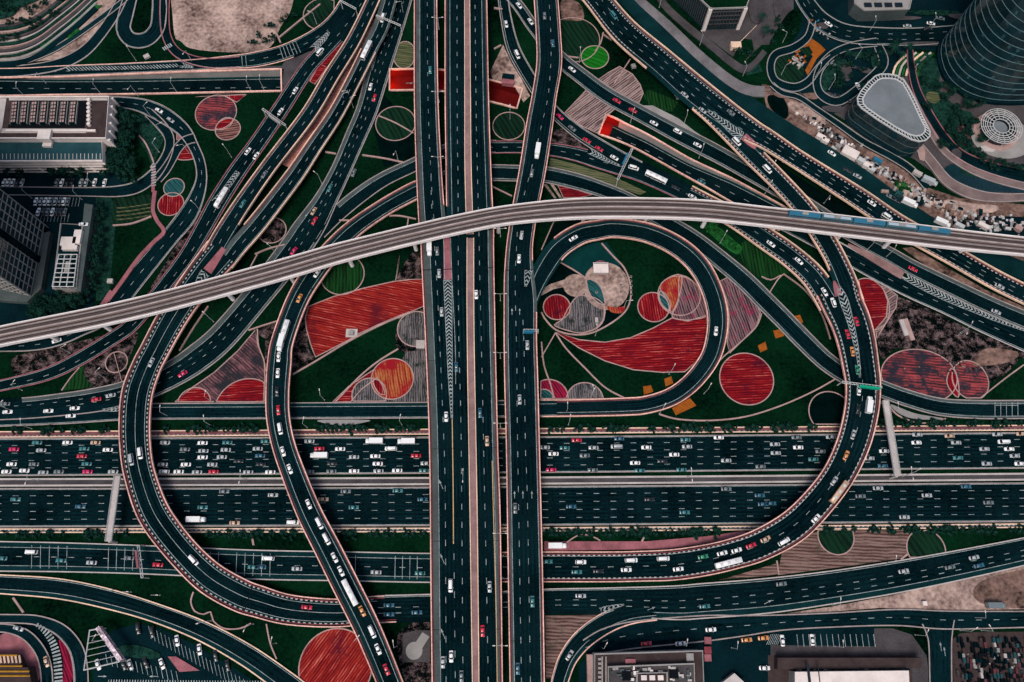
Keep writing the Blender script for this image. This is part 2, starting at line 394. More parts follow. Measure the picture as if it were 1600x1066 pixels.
def add_piers(r):
    if not r.pier: return
    d = 12.0; last = -99
    while d < r.S[-1] - 6:
        c = r.at(d, .5); wd = (r.at(d, 0) - r.at(d, 1)).length
        if c.z > 4 and d - last > r.pier:
            best = None
            for u in (.5, .35, .65):
                q = r.at(d, u)
                if free(q.x, q.y): best = q; break
            if best:
                m = MB(); q = best; m.cyl((q.x, q.y, -.2), 1.0, .95, q.z - 1.5 + .2, 14); 
                t = r.at(d + 1, .5) - r.at(d - 1, .5); rz = math.atan2(t.y, t.x)
                m.box((c.x, c.y, c.z - 1.95), (1.8, wd * .75, 1.0), rz); m.b('pier', M['grey'], r.obj, smooth=False); last = d
        d += 3
pz = [0.02]
def patch(name, m, poly, label=None, cat=None, kind=None, rim=None, smooth=True, z=None, rimw=.8, group=None, rise=.0):
    if z is None: pz[0] += .0035; z = pz[0]
    P2 = poly
    if smooth:
        q = list(poly) + [poly[0], poly[1], poly[2]]
        cc = curve([poly[-1]] + list(poly) + [poly[0], poly[1]], 5); # closed catmull
        a = min(range(len(cc)), key=lambda i: math.dist(cc[i], poly[0])); 
        b = max(i for i in range(len(cc)) if math.dist(cc[i], poly[0]) < 1e-3)
        P2 = cc[a:b]
    V = [W(p[0], p[1], z) for p in P2]
    return wpatch(name, m, V, label, cat, kind, rim, rimw, group, z)
def wpatch(name, m, V, label, cat, kind, rim, rimw, group, z):
    n = len(V)
    ar = sum(V[k].x * V[(k + 1) % n].y - V[(k + 1) % n].x * V[k].y for k in range(n))
    if ar < 0: V = V[::-1]
    tri = tessellate_polygon([V])
    tri = [t if ((V[t[1]] - V[t[0]]).cross(V[t[2]] - V[t[0]])).z > 0 else t[::-1] for t in tri]
    o = build(name, V, [tuple(t) for t in tri], M[m] if isinstance(m, str) else m, label=label, cat=cat, kind=kind, group=group)
    if rim: ring('kerb', V, rimw, rim, o, z)
    return o
def ring(name, V, wd, m, parent, z, h=.12):
    n = len(V); A = []
    for k in range(n):
        t = (V[(k + 1) % n] - V[k - 1]); t.z = 0; t.normalize(); nn = Vector((t.y, -t.x, 0)) * wd / 2
        A += [V[k] - nn, V[k] + nn]
    Vv = [Vector((a.x, a.y, z + h)) for a in A] + [Vector((a.x, a.y, z - .02)) for a in A]; o = 2 * n; Fc = []
    for k in range(n):
        a = 2 * k; b = 2 * ((k + 1) % n)
        Fc += [(a, a + 1, b + 1, b), (a + 1, a + 1 + o, b + 1 + o, b + 1), (b, b + o, a + o, a)]
    build(name, Vv, Fc, M[m], parent)
def circ(name, m, cx, cy, r, label=None, cat=None, kind=None, rim=None, rimw=.8, clip=None, n=44, group=None, ry=None):
    """circle on the ground: centre px and horizontal px radius; optional clip keeps px points inside bounds"""
    pz[0] += .0035; z = pz[0]; c = W(cx, cy, z); rr = (W(cx + r, cy, z) - c).length
    ryy = rr if ry is None else (W(cx, cy - ry, z) - W(cx, cy + ry, z)).length / 2
    V = []
    for k in range(n):
        a = 2 * math.pi * k / n; v = c + Vector((rr * math.cos(a), ryy * math.sin(a), 0)); 
        if clip:
            x, y = P(v.x, v.y, v.z); x2 = min(max(x, clip[0]), clip[2]); y2 = min(max(y, clip[1]), clip[3]); v = W(x2, y2, z)
            if V and (v - V[-1]).length < .05: continue
        V.append(v)
    return wpatch(name, m, V, label, cat, kind, rim, rimw, group, z)
def path(pts, w_=2.4, m='path', name='path', label=None, z=None, step=5):
    pz[0] += .0035; z = z or pz[0] + .1
    r = Road([(p[0], p[1], w_) for p in pts], z, step); mb = MB(); r.slab(mb, base=-.05)
    return mb.b(name, M[m], kind='structure', label=label or 'narrow pale footpath across the lawns')
# ------------------------------------------------------------------ sunken road and the ground sheet with its openings
UW = [(-30,136.5,29,.6),(40,136,28.5,1.4),(100,135,28,2.2),(200,132.5,31,4),(300,129.5,33,5.2),(440,126,34,6.2),(520,125,33,6.4),(609,125.5,33,6.5),(690,126.5,33,6.5),
      (767,143,33,6.5),(812,155,32,6.5),(870,172,31,6.5),(941,195,33,6.4),(975,209,29,6.0),(1010,226,28,5.4),(1070,260,27,4.2),(1113,282,30,3.0),(1143,298,33,2.0),(1190,324,34,1.0),(1226,345,36,.2)]
top = Road([(a, b, c, 0) for a, b, c, d in UW], step=4); dep = curve(UW, 4)
def hole(x0, x1):
    ks = [k for k in range(top.n) if x0 <= top.px[k][0] <= x1]; return ks
HO = [hole(-30, 441), hole(608, 815), hole(941, 1226)]
outer = [Vector((-4000, -3000, 0)), Vector((4000, -3000, 0)), Vector((4000, 4500, 0)), Vector((-4000, 4500, 0))]
polys = [outer] + [[top.L[k] for k in h] + [top.R[k] for k in reversed(h)] for h in HO]
allv = [v for p in polys for v in p]
tri = tessellate_polygon(polys)
tri = [t if ((allv[t[1]] - allv[t[0]]).cross(allv[t[2]] - allv[t[0]])).z > 0 else t[::-1] for t in tri]
build('ground', [Vector((v.x, v.y, 0)) for v in allv], [tuple(t) for t in tri], M['grass'], kind='structure')
fl = Road([(a, b, c, 0) for a, b, c, d in UW], step=4)
for k in range(fl.n):
    fl.L[k].z = fl.R[k].z = fl.C[k].z = -dep[k][3]
mb = MB(); fl.strip(mb, -.02, 1.02, 0); sr = mb.b('sunken_road', M['asph'], kind='structure')
m = MB(); fl.line(m, .12, .02); fl.line(m, .86, .02); fl.dash(m, .5, .02); m.b('lane_marking', M['line'], sr)
m = MB(); fl.strip(m, 0, .12, .01); fl.strip(m, .86, 1, .01); m.b('hard_shoulder', M['shoulder'], sr)
for sd, nm in ((0, 'retaining_wall'), (1, 'retaining_wall')):
    V = []; Fc = []
    for k in range(fl.n):
        a = (fl.L if sd == 0 else fl.R)[k]; b = (top.L if sd == 0 else top.R)[k]; b = Vector((b.x, b.y, -.01))
        V += [a, b]
    Fc = [(2 * k, 2 * k + 2, 2 * k + 3, 2 * k + 1) for k in range(fl.n - 1)]
    x = [k for k in range(fl.n) if 600 < top.px[k][0] < 830]
    build('retaining_wall', V, Fc, M['grey'], sr)
# red lamp glow put into the lining colour, in open gap and portal mouths
for a, b in ((560, 830), (900, 962)):
    ks = [k for k in range(fl.n) if a <= top.px[k][0] <= b]; V = []; Fc = []
    for k in ks:
        l, r = fl.L[k], fl.R[k]; n = (r - l).normalized() * .12
        V += [Vector((l.x, l.y, l.z + .1)) + n, Vector((l.x, l.y, -.05)) + n, Vector((r.x, r.y, r.z + .1)) - n, Vector((r.x, r.y, -.05)) - n, l + Vector((0,0,.05)), r + Vector((0,0,.05))]
    for q in range(len(ks) - 1):
        o_ = 6 * q; Fc += [(o_, o_ + 6, o_ + 7, o_ + 1), (o_ + 2, o_ + 3, o_ + 9, o_ + 8)] + ([(o_ + 4, o_ + 10, o_ + 11, o_ + 5)] if top.px[ks[q]][0] < 952 else [])
    build('glow_lining', V, Fc, M['red'], sr)
for h in HO:                                     # cream coping round each opening
    m = MB(); V = [top.L[k] for k in h] + [top.R[k] for k in reversed(h)]
    ring('coping', V, .8, 'pink', sr, 0.02, .9)
# lit red lamps of the underpass
for x, e in ((606, 9000), (598, 6000), (690, 400), (740, 400), (936, 6000), (944, 4500)):
    k = min(range(fl.n), key=lambda i: abs(top.px[i][0] - x)); c = fl.C[k]
    la = bpy.data.lights.new('tunnel_lamp', 'POINT'); la.energy = e * .45; la.color = (1, .10, .02) if x > 640 else (1, .16, .02); la.shadow_soft_size = .5
    lo = bpy.data.objects.new('tunnel_lamp_light', la); C.objects.link(lo); lo.location = (c.x, c.y, -1.2)
# ------------------------------------------------------------------ ground roads
HW = [(-60,714.5,60),(0,714.5,59.5),(400,712.5,59),(850,710.5,57.5),(1250,707,57),(1600,704,57),(1660,703.5,57)]
HL = [(-60,794,62),(0,793.5,61.5),(400,792.5,61),(850,790.5,62),(1250,787.5,62),(1600,785,62),(1660,784.5,62)]
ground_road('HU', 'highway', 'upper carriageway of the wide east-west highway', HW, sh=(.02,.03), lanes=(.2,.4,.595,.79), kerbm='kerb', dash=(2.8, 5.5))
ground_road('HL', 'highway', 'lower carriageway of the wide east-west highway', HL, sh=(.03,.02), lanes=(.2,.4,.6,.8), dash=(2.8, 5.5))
ground_road('MED', 'median_strip', 'dusty concrete median between the highway carriageways', [(-60,754,13),(0,754,13),(850,751,12.5),(1600,745,12),(1660,745,12)], sh=(0,0), asph='pave', kerbm='pale', lines=(False,False), z=.6, kw=.9)
ground_road('WN', 'sidewalk', 'pink paved walkway along the top of the highway', [(-60,679,10),(0,679,10),(850,673.5,9),(1600,668.5,9),(1660,668,9)], sh=(0,0), asph='walk', kerbm='cream', lines=(False,False), z=.35)
ground_road('WS', 'sidewalk', 'kerb walkway along the bottom of the highway', [(-60,829.5,7),(0,829.5,7),(850,827.5,7),(1600,821.5,7),(1660,821,7)], sh=(0,0), asph='pave', kerbm='cream', lines=(False,False), z=.34)
for k in ('WN', 'WS'):
    m = MB(); ROADS[k].dash(m, .82 if k == 'WN' else .3, .03, .4, 1.1, 1.1); m.b('kerb_marking', M['line'])
    bpy.context.scene.collection.objects[-1].parent = None
    o = C.objects[-1]; o['kind'] = 'structure'
for k in ('HU', 'HL'):                            # dark expansion joints / drain slots across the lanes
    m = MB(); r = ROADS[k]; d = 6
    while d < r.S[-1]:
        a, b = r.at(d, 0), r.at(d, 1); e = Vector((.12, 0, .012)); g = Vector((-.12, 0, .012)); m.add([a + g, a + e, b + e, b + g], [(3, 2, 1, 0)]); d += 13.4
    m.b('road_joint', M['black'], kind='structure')
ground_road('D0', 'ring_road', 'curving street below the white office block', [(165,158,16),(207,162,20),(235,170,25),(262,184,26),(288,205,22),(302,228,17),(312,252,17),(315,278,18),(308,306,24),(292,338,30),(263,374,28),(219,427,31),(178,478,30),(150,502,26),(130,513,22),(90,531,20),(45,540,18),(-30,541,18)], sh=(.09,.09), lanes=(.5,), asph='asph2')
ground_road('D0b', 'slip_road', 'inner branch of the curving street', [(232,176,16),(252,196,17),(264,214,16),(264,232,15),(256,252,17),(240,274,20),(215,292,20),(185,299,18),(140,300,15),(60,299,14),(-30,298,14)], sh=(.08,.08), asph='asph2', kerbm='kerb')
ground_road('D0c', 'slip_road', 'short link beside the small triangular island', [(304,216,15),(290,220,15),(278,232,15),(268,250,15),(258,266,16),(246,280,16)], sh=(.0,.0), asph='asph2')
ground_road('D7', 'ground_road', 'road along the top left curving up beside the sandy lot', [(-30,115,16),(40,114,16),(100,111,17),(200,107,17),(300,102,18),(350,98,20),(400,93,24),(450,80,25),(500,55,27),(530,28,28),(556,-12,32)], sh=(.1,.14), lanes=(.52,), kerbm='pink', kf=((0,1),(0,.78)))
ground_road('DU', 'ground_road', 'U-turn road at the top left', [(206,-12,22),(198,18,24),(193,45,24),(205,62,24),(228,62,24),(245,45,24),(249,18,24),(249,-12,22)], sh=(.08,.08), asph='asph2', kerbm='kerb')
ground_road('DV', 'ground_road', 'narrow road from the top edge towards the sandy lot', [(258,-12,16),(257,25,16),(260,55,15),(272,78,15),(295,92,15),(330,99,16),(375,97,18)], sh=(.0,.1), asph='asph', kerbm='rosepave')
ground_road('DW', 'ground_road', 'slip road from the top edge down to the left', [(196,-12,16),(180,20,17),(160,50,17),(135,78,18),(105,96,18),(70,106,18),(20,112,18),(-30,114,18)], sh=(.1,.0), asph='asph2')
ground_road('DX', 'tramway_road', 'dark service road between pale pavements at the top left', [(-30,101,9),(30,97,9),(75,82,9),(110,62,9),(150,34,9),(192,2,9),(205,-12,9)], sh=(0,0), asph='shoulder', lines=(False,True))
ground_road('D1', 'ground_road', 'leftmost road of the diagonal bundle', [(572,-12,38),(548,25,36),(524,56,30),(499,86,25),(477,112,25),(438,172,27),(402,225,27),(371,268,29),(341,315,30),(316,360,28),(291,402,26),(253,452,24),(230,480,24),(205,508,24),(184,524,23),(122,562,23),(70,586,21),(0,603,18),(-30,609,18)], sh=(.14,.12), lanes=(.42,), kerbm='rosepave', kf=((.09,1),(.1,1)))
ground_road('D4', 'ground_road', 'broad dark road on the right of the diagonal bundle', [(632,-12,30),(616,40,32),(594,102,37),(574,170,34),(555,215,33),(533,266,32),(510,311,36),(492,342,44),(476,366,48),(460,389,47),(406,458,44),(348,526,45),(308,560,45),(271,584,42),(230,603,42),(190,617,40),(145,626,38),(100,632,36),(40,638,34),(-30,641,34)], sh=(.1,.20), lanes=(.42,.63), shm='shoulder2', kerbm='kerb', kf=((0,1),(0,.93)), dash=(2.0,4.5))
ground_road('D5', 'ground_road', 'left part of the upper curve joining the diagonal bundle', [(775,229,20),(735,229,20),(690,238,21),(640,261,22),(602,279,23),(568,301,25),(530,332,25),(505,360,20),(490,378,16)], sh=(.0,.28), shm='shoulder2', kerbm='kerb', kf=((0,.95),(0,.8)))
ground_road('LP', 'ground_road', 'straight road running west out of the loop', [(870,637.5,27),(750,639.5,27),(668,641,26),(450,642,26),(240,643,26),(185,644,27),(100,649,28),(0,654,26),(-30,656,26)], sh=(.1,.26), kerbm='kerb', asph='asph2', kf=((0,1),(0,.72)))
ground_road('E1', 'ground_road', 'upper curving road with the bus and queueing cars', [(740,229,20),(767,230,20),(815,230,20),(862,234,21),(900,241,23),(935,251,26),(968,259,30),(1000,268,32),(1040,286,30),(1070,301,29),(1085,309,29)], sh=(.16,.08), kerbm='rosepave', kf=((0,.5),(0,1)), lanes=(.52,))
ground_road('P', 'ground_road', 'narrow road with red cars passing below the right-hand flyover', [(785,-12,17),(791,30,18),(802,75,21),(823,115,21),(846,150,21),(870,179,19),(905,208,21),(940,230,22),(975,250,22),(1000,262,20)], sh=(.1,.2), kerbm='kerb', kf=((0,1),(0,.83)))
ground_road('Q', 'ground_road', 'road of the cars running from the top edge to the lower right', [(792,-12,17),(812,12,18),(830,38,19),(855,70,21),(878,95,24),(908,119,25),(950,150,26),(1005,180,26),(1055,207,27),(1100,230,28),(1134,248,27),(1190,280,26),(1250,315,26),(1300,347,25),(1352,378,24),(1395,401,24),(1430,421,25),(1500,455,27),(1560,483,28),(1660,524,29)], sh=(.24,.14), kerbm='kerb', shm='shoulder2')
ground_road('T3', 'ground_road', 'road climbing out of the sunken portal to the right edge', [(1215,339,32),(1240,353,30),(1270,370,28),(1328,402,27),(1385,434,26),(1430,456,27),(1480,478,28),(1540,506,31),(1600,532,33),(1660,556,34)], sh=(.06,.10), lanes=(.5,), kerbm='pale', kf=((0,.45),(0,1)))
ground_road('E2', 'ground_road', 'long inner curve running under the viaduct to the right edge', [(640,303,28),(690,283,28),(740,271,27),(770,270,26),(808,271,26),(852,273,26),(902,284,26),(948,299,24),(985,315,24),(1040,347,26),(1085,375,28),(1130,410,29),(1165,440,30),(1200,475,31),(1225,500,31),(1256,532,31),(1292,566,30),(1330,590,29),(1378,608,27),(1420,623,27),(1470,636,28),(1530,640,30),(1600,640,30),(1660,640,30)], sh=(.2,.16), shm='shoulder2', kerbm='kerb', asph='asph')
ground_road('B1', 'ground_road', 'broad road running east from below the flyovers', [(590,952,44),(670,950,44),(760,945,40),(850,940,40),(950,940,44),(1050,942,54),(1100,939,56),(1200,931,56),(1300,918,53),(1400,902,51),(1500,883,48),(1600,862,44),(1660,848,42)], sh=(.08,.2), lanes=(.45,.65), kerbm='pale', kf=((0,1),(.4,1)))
ground_road('B2', 'slip_road', 'slip road curving down to the bottom edge', [(872,1080,26),(876,1060,28),(888,1028,30),(912,998,33),(948,973,34),(985,960,32),(1025,955,30)], sh=(.1,.28), kerbm='pink', kf=((0,.7),(0,1)))
ground_road('BR', 'service_road', 'wide service road along the bottom right', [(915,1012,26),(950,1000,40),(1000,991,44),(1100,982,42),(1160,978,34),(1220,973,26),(1300,969,24),(1400,965,27),(1480,969,30),(1600,968,27),(1660,968,27)], sh=(0,0), asph='asph2', lanes=(.5,), lines=(False,False))
ground_road('BS', 'side_street', 'side street leaving at the bottom right', [(1466,972,52),(1468,990,42),(1469,1012,37),(1470,1080,36)], sh=(0,0), asph='asph2', lines=(False,False), lanes=())
ground_road('BL', 'ground_road', 'curving road at the bottom left', [(-30,911,30),(0,913,31),(90,920,33),(165,935,33),(240,957,31),(315,986,33),(385,1024,36),(445,1066,38),(470,1085,38)], sh=(.12,.26), kerbm='cream')
ground_road('BM', 'ring_road', 'outer lane of the small ring at the bottom left', [(-30,967,15),(20,967,15),(60,970,17),(95,985,22),(118,1012,24),(126,1045,24),(127,1085,24)], sh=(0,.1), asph='asph2', lines=(False,True))
ground_road('BN', 'ring_road', 'inner lane of the small ring at the bottom left', [(-30,982,14),(10,982,15),(40,992,18),(62,1016,19),(72,1045,20),(74,1085,20)], sh=(0,0), asph='asph2', lines=(True,False))
ground_road('TS', 'frontage_road', 'teal service road beside the big diagonal road', [(966,-14,22),(985,5,22),(1033,55,22),(1096,107,22),(1168,160,22),(1232,205,25),(1292,243,28),(1352,282,28),(1402,318,26),(1450,350,26),(1500,380,26),(1560,408,28),(1660,445,28)], sh=(0,0), asph='shoulder', lines=(False,False), kerb=False)
ground_road('TP', 'sidewalk', 'grey promenade beside the service road at the top', [(988,-14,13),(1005,5,13),(1042,38,14),(1092,86,15),(1138,124,16),(1168,140,17),(1195,143,16)], sh=(0,0), asph='prom', lines=(False,False), kerb=False)
ground_road('TQ', 'sidewalk', 'second grey promenade beside the green verge', [(1025,-14,10),(1042,12,11),(1075,42,11),(1110,70,11),(1140,95,12),(1162,108,12),(1178,100,9),(1195,80,9)], sh=(0,0), asph='pave', lines=(False,False), kerb=False)
ground_road('TO', 'city_street', 'city street curving across the top right', [(1250,-14,26),(1262,8,27),(1285,34,29),(1322,52,29),(1380,57,28),(1440,57,28),(1520,50,26),(1600,44,26),(1660,42,26)], sh=(0,.1), asph='asph', kerbm='grey', lanes=(.35,.65))
ground_road('TU', 'city_street', 'street behind the glass tower at the right edge', [(1422,78,10),(1424,105,12),(1432,140,13),(1450,176,14),(1475,215,15),(1502,243,17),(1545,262,19),(1600,275,22),(1660,282,24)], sh=(0,0), asph='asph2', kerbm='rosepave')
ground_road('TW', 'sidewalk', 'pink walkway curving down beside the construction site', [(1408,122,6),(1425,150,7),(1445,190,9),(1472,232,10),(1505,258,11),(1545,276,12),(1600,291,12),(1660,300,12)], sh=(0,0), asph='walk2', lines=(False,False))
ground_road('TX', 'sidewalk', 'broad pale walkway round the pool garden', [(1430,222,14),(1455,252,15),(1482,284,16),(1520,303,17),(1560,309,14),(1610,308,12),(1660,308,12)], sh=(0,0), asph='walk2', lines=(False,False))
ground_road('TZ', 'driveway', 'driveway ring round the teardrop lawn', [(1270,32,11),(1262,58,12),(1240,75,13),(1212,85,13),(1204,105,13),(1212,127,13),(1240,137,14),(1262,128,13),(1278,108,12),(1300,85,12),(1330,72,12),(1370,66,14)], sh=(0,0), asph='asph2', kerbm='grey', lines=(False,False))
ground_road('TY', 'driveway', 'drop-off drive before the office building', [(1372,72,14),(1380,100,16),(1352,130,15),(1312,158,14),(1285,150,14),(1276,130,13),(1282,106,13),(1300,90,12)], sh=(0,0), asph='asph2', kerbm='grey', lines=(False,False))
ground_road('TV', 'city_street', 'narrow street between the construction strip and the rounded building', [(1206,132,9),(1222,145,9),(1248,152,9),(1275,170,9),(1310,194,10),(1350,222,11),(1395,246,12),(1425,266,12),(1450,294,12)], sh=(0,0), asph='asph2', kerbm='grey', lines=(False,False))
# ------------------------------------------------------------------ flyovers
ZC = 10.0
flyover('C1', 'flyover', 'left arm of the tall north-south flyover above the red-lit gap', [(665,-14,36),(666,150,38),(670,260,40),(674,330,42),(678,372,44)], ZC - .03, sh=(.13,.25), lanes=(.43,), shm='shoulder2', wf=((0,.86),(0,1)))
flyover('CM', 'flyover', 'middle arm of the tall north-south flyover with a pink median', [(728,-14,66),(729.5,150,69),(732,260,71),(734,330,73),(735.5,372,74)], ZC - .015, sh=(.13,.12), lanes=(), lines=((0,1),(0,1)), wf=((0,1),(0,.86)))
flyover('CF', 'flyover', 'wide lower half of the tall north-south flyover', [(714.5,360,115),(715,400,114),(719.5,534,110),(723,640,108),(725,720,108),(727,800,110),(728.5,930,111),(730.5,1085,111)], ZC, sh=(.08,.125), lanes=(), lines=((0,1),(0,1)), shm='shoulder2')
m = MB(); mo = ROADS['CF'].obj; z = ZC + .03; zq = ZC + .05
dsh = (2.8, 5.6)
pxline(m, [(673.5,276),(674.5,322),(682,432),(687,533),(692,650),(695,731),(696,816),(697,1075)], z, dash=dsh)
pxline(m, [(709,836),(710,930),(711.5,1075)], z, dash=dsh)
pxline(m, [(716,340),(716,400),(717,533),(720,650),(721.5,790),(723.5,1075)], z, dash=dsh)
pxline(m, [(748,340),(749,400),(752,533),(754.5,640),(757.5,790),(760,900),(763,1075)], z, dash=dsh)
pxline(m, [(704,372),(706,430),(711,533),(712,600)], z)
pxline(m, [(693,372),(695,437)], z)
chevrons(m, [(699.5,437,13),(702,533,9),(704,600,6),(706,654,2)], z, gap=1.9, th=.8, flip=-1)
m.b('lane_marking', M['line'], mo)
m = MB(); pxline(m, [(706.5,655),(708,760),(708.5,850)], z, .2); pxline(m, [(769,720),(771,800),(775,950),(777,1075)], z, .16); m.b('lane_marking', M['yline'], mo)
m = MB(); Road([(697.5,362,10),(698.5,400,11),(699.5,437,13)], ZC + .02).slab(m, base=ZC + .01); m.b('painted_gore', M['rosepave'], mo)
def median(pts, parent):
    r = Road(pts, ZC + .25); m = MB(); r.slab(m, base=ZC); m.b('median', M['median'], parent)
    m = MB(); r.wall(m, -1, .4, .5); r.wall(m, 1, .4, .5); m.b('median_barrier', M['cream'], parent)
median([(735,372,11.5),(735.5,534,12),(740,800,12.5),(743.5,1080,11.5)], mo)
median([(730,-10,9),(730.7,150,10),(731.5,267,11),(734.5,366,11.5)], ROADS['CM'].obj)
m = MB()
pxline(m, [(714,-10),(714.5,200),(715.5,267),(716,350)], z, dash=dsh); pxline(m, [(742,-10),(744,175),(746,267),(748,350)], z, dash=dsh)
m.b('lane_marking', M['line'], ROADS['CM'].obj)
flyover('C4', 'flyover', 'curving right-hand arm of the tall north-south flyover', [(852,-14,38),(856.5,50,39),(858,100,40),(850.5,150,39),(842.5,200,42),(832,267,42),(820,330,41),(813,375,41),(811,402,43),(811,432,47),(812.5,460,51),(813,480,52),(813,534,52),(814.5,600,53),(817,700,53),(819,800,54),(821.5,930,55),(824,1085,55)], ZC + .01, sh=(.10,.14), lanes=(), wf=(((0,.376),(.455,1)),(0,1)), shm='shoulder2')
m = MB(); mo = ROADS['C4'].obj
pxline(m, [(857,-10),(860,35),(861,88),(857.5,142),(854,163),(845,201),(831,261),(820,301),(810,345),(807,389),(805,437),(806,500),(807.5,561),(808,640),(809.5,740),(811,830),(815,1075)], z, dash=dsh)
pxline(m, [(817,500),(819,553),(821,700),(823,745),(825,830),(829,1075)], z, dash=dsh)
m.b('lane_marking', M['line'], mo)
m = MB(); chevrons(m, [(826,422,12),(824,434,9),(821,448,2)], z + .02, gap=2.0, th=.8, flip=-1); m.b('gore_marking', M['line'], mo)
flyover('LOOP', 'flyover', 'circular loop ramp round the red and sand garden', [(824,500,14,9.97),(830,470,22,9.97),(838,445,28,9.97),(850,420,33,9.96),(872,389,34,9.7),(905,367,33,9.2),(935,360,31,8.6),(962,357,30,8),(1010,364,31,7),(1055,384,32,6),(1088,412,33,5),(1110,450,33,4.2),(1121,495,33,3.4),(1116,540,32,2.6),(1103,570,31,2),(1078,600,30,1.4),(1048,621,29,.9),(1010,633,28,.6),(975,636,28,.5),(900,638,27,.42),(846,638.5,27,.40)], sh=(.26,.13), wf=((.16,1),(.14,1)), wallm='pink', lanes=(), kerbs=False, th=.9, shm='shoulder')
flyover('D2', 'flyover', 'left elevated road of the diagonal bundle', [(590,-14,20,6),(555,60,22,6.5),(519,118,24,7),(482,180,24,7.2),(421,260,24,7.5),(380,318,26,7.9),(350,365,28,7.98),(330,400,28,7.98)], sh=(.1,.16), lanes=(.45,), wf=((0,.86),(0,1)), wallm='cream')
flyover('D3', 'flyover', 'right elevated road of the diagonal bundle beside the rose strip', [(612,-14,24,4.5),(596,40,25,5),(577,78,24,5.2),(552,128,23,5.6),(524,180,24,6),(491,229,26,6.5),(464,270,28,7),(430,315,29,7.6),(400,353,30,7.96),(372,385,30,7.96),(352,412,28,7.96)], sh=(.14,.26), lanes=(.45,), wf=((.2,1),(.22,.87)), wallm='cream', shm='shoulder2')
flyover('R0', 'flyover', 'left sweeping flyover curving over the highway', [(347,395,56,8),(317,431,51,8),(288,470,47,8),(264,508,46,8),(241,551,45,8),(229,575,46,8),(215,616,49,8),(211,668,49,8),(214,716,49,8),(222,752,50,8),(236,792,52,8),(254,823,52,7.8),(288,865,51,7.2),(328,903,53,6),(373,929,53,4.6),(404,940,51,3.6),(453,953,48,2.4),(525,958,45,1.2),(590,952.5,43,.6),(640,951,42,.5)], sh=(.2,.2), wf=((0,.95),(0,.97)), wallm='pink', kerbs=True, solid=((.5,(.12,.93)),), th=1.4)
flyover('R6', 'flyover', 'queue-filled flyover crossing the highway on a long curve', [(655,296,28,1),(640,303,28,1.4),(602,324,27,2.4),(558,354,28,4),(528,382,31,5.4),(493,424,34,7),(465,470,34,8),(442,533,35,8.4),(437,568,38,8.4),(434,612,37,8.4),(435,653,37,8.4),(443,694,37,8.4),(458,738,38,8.4),(483,800,40,8.4),(512,857,42,8.4),(541,915,43,8.4),(577,988,42,8.2),(615,1080,40,8)], sh=(.2,.27), wf=((0,1),(0,1)), wallm='pink', shm='shoulder')
flyover('RA', 'flyover', 'ramp rising from the bus road to the right-hand sweep', [(1075,304,29,.6),(1110,322,29,1.6),(1150,343,31,3.4),(1200,376,35,6),(1238,403,36,7.4),(1272,435,38,7.98),(1298,476,40,7.98)], sh=(.22,.20), wf=((0,.86),(0,1)), wallm='cream', kerbs=True, lanes=(.5,))
flyover('TR', 'flyover', 'wide diagonal flyover at the top right', [(922,-14,38,8),(934,0,39,8),(976,50,43,8),(1035,100,45,8),(1081,140,48,8),(1130,178,46,8),(1175,206,36,8),(1200,220,32,8),(1243,248,29,8),(1289,277,30,8),(1347,314,32,7.6),(1397,348,32,7.2),(1450,378,31,6.6),(1489,400,30,6),(1550,435,30,5),(1600,460,30,4),(1660,488,30,3)], sh=(.1,.16), wf=((0,1),((0,.16),(.37,1))), wallm='cream', kerbs=True, lanes=(.38,.62))
flyover('RB', 'flyover', 'ramp leaving the diagonal flyover and sweeping down to the right', [(1040,120,22,7.95),(1072,148,24,7.95),(1111,179,28,7.97),(1150,216,31,7.97),(1176,243,31,8),(1217,284,30,8),(1257,328,31,8),(1284,368,33,8),(1304,403,33,8),(1320,440,36,7.97),(1331,475,38,7.97)], sh=(.18,.22), wf=((.42,1),(.14,.86)), wallm='cream', kerbs=True, lanes=())
flyover('R2', 'flyover', 'right sweeping flyover curving over the highway', [(1308,452,70,8),(1316,475,64,8),(1328,502,62,8),(1337,532,60,8),(1344,571,57,8),(1348,603,55,8),(1345,644,54,8),(1333,692,53,8),(1311,740,51,8),(1281,781,51,8),(1240,822,53,7.6),(1189,851,51,6.5),(1144,866,49,5),(1100,876,49,3.4),(1050,883,49,2),(1000,885,48,1.2),(950,886,48,.8),(850,886,48,.5),(760,886.5,47,.5)], sh=(.12,.15), wf=((.0,1),(0,1)), wallm='pink', kerbs=True, lanes=(.5,), th=1.4)
ground_road('L1', 'ground_road', 'level road west of the right sweep below the highway', [(770,886.5,47),(670,887.5,47),(535,885,47),(400,882.5,47),(230,875,46),(100,871,47),(0,869.5,48),(-60,868,48)], sh=(.2,.2), lanes=(.5,), kerbm='pale', asph='asph')
for k in ('CF', 'C4', 'C1', 'CM', 'R0', 'R2', 'R6', 'TR', 'RB', 'RA', 'LOOP', 'D2', 'D3'): add_piers(ROADS[k])
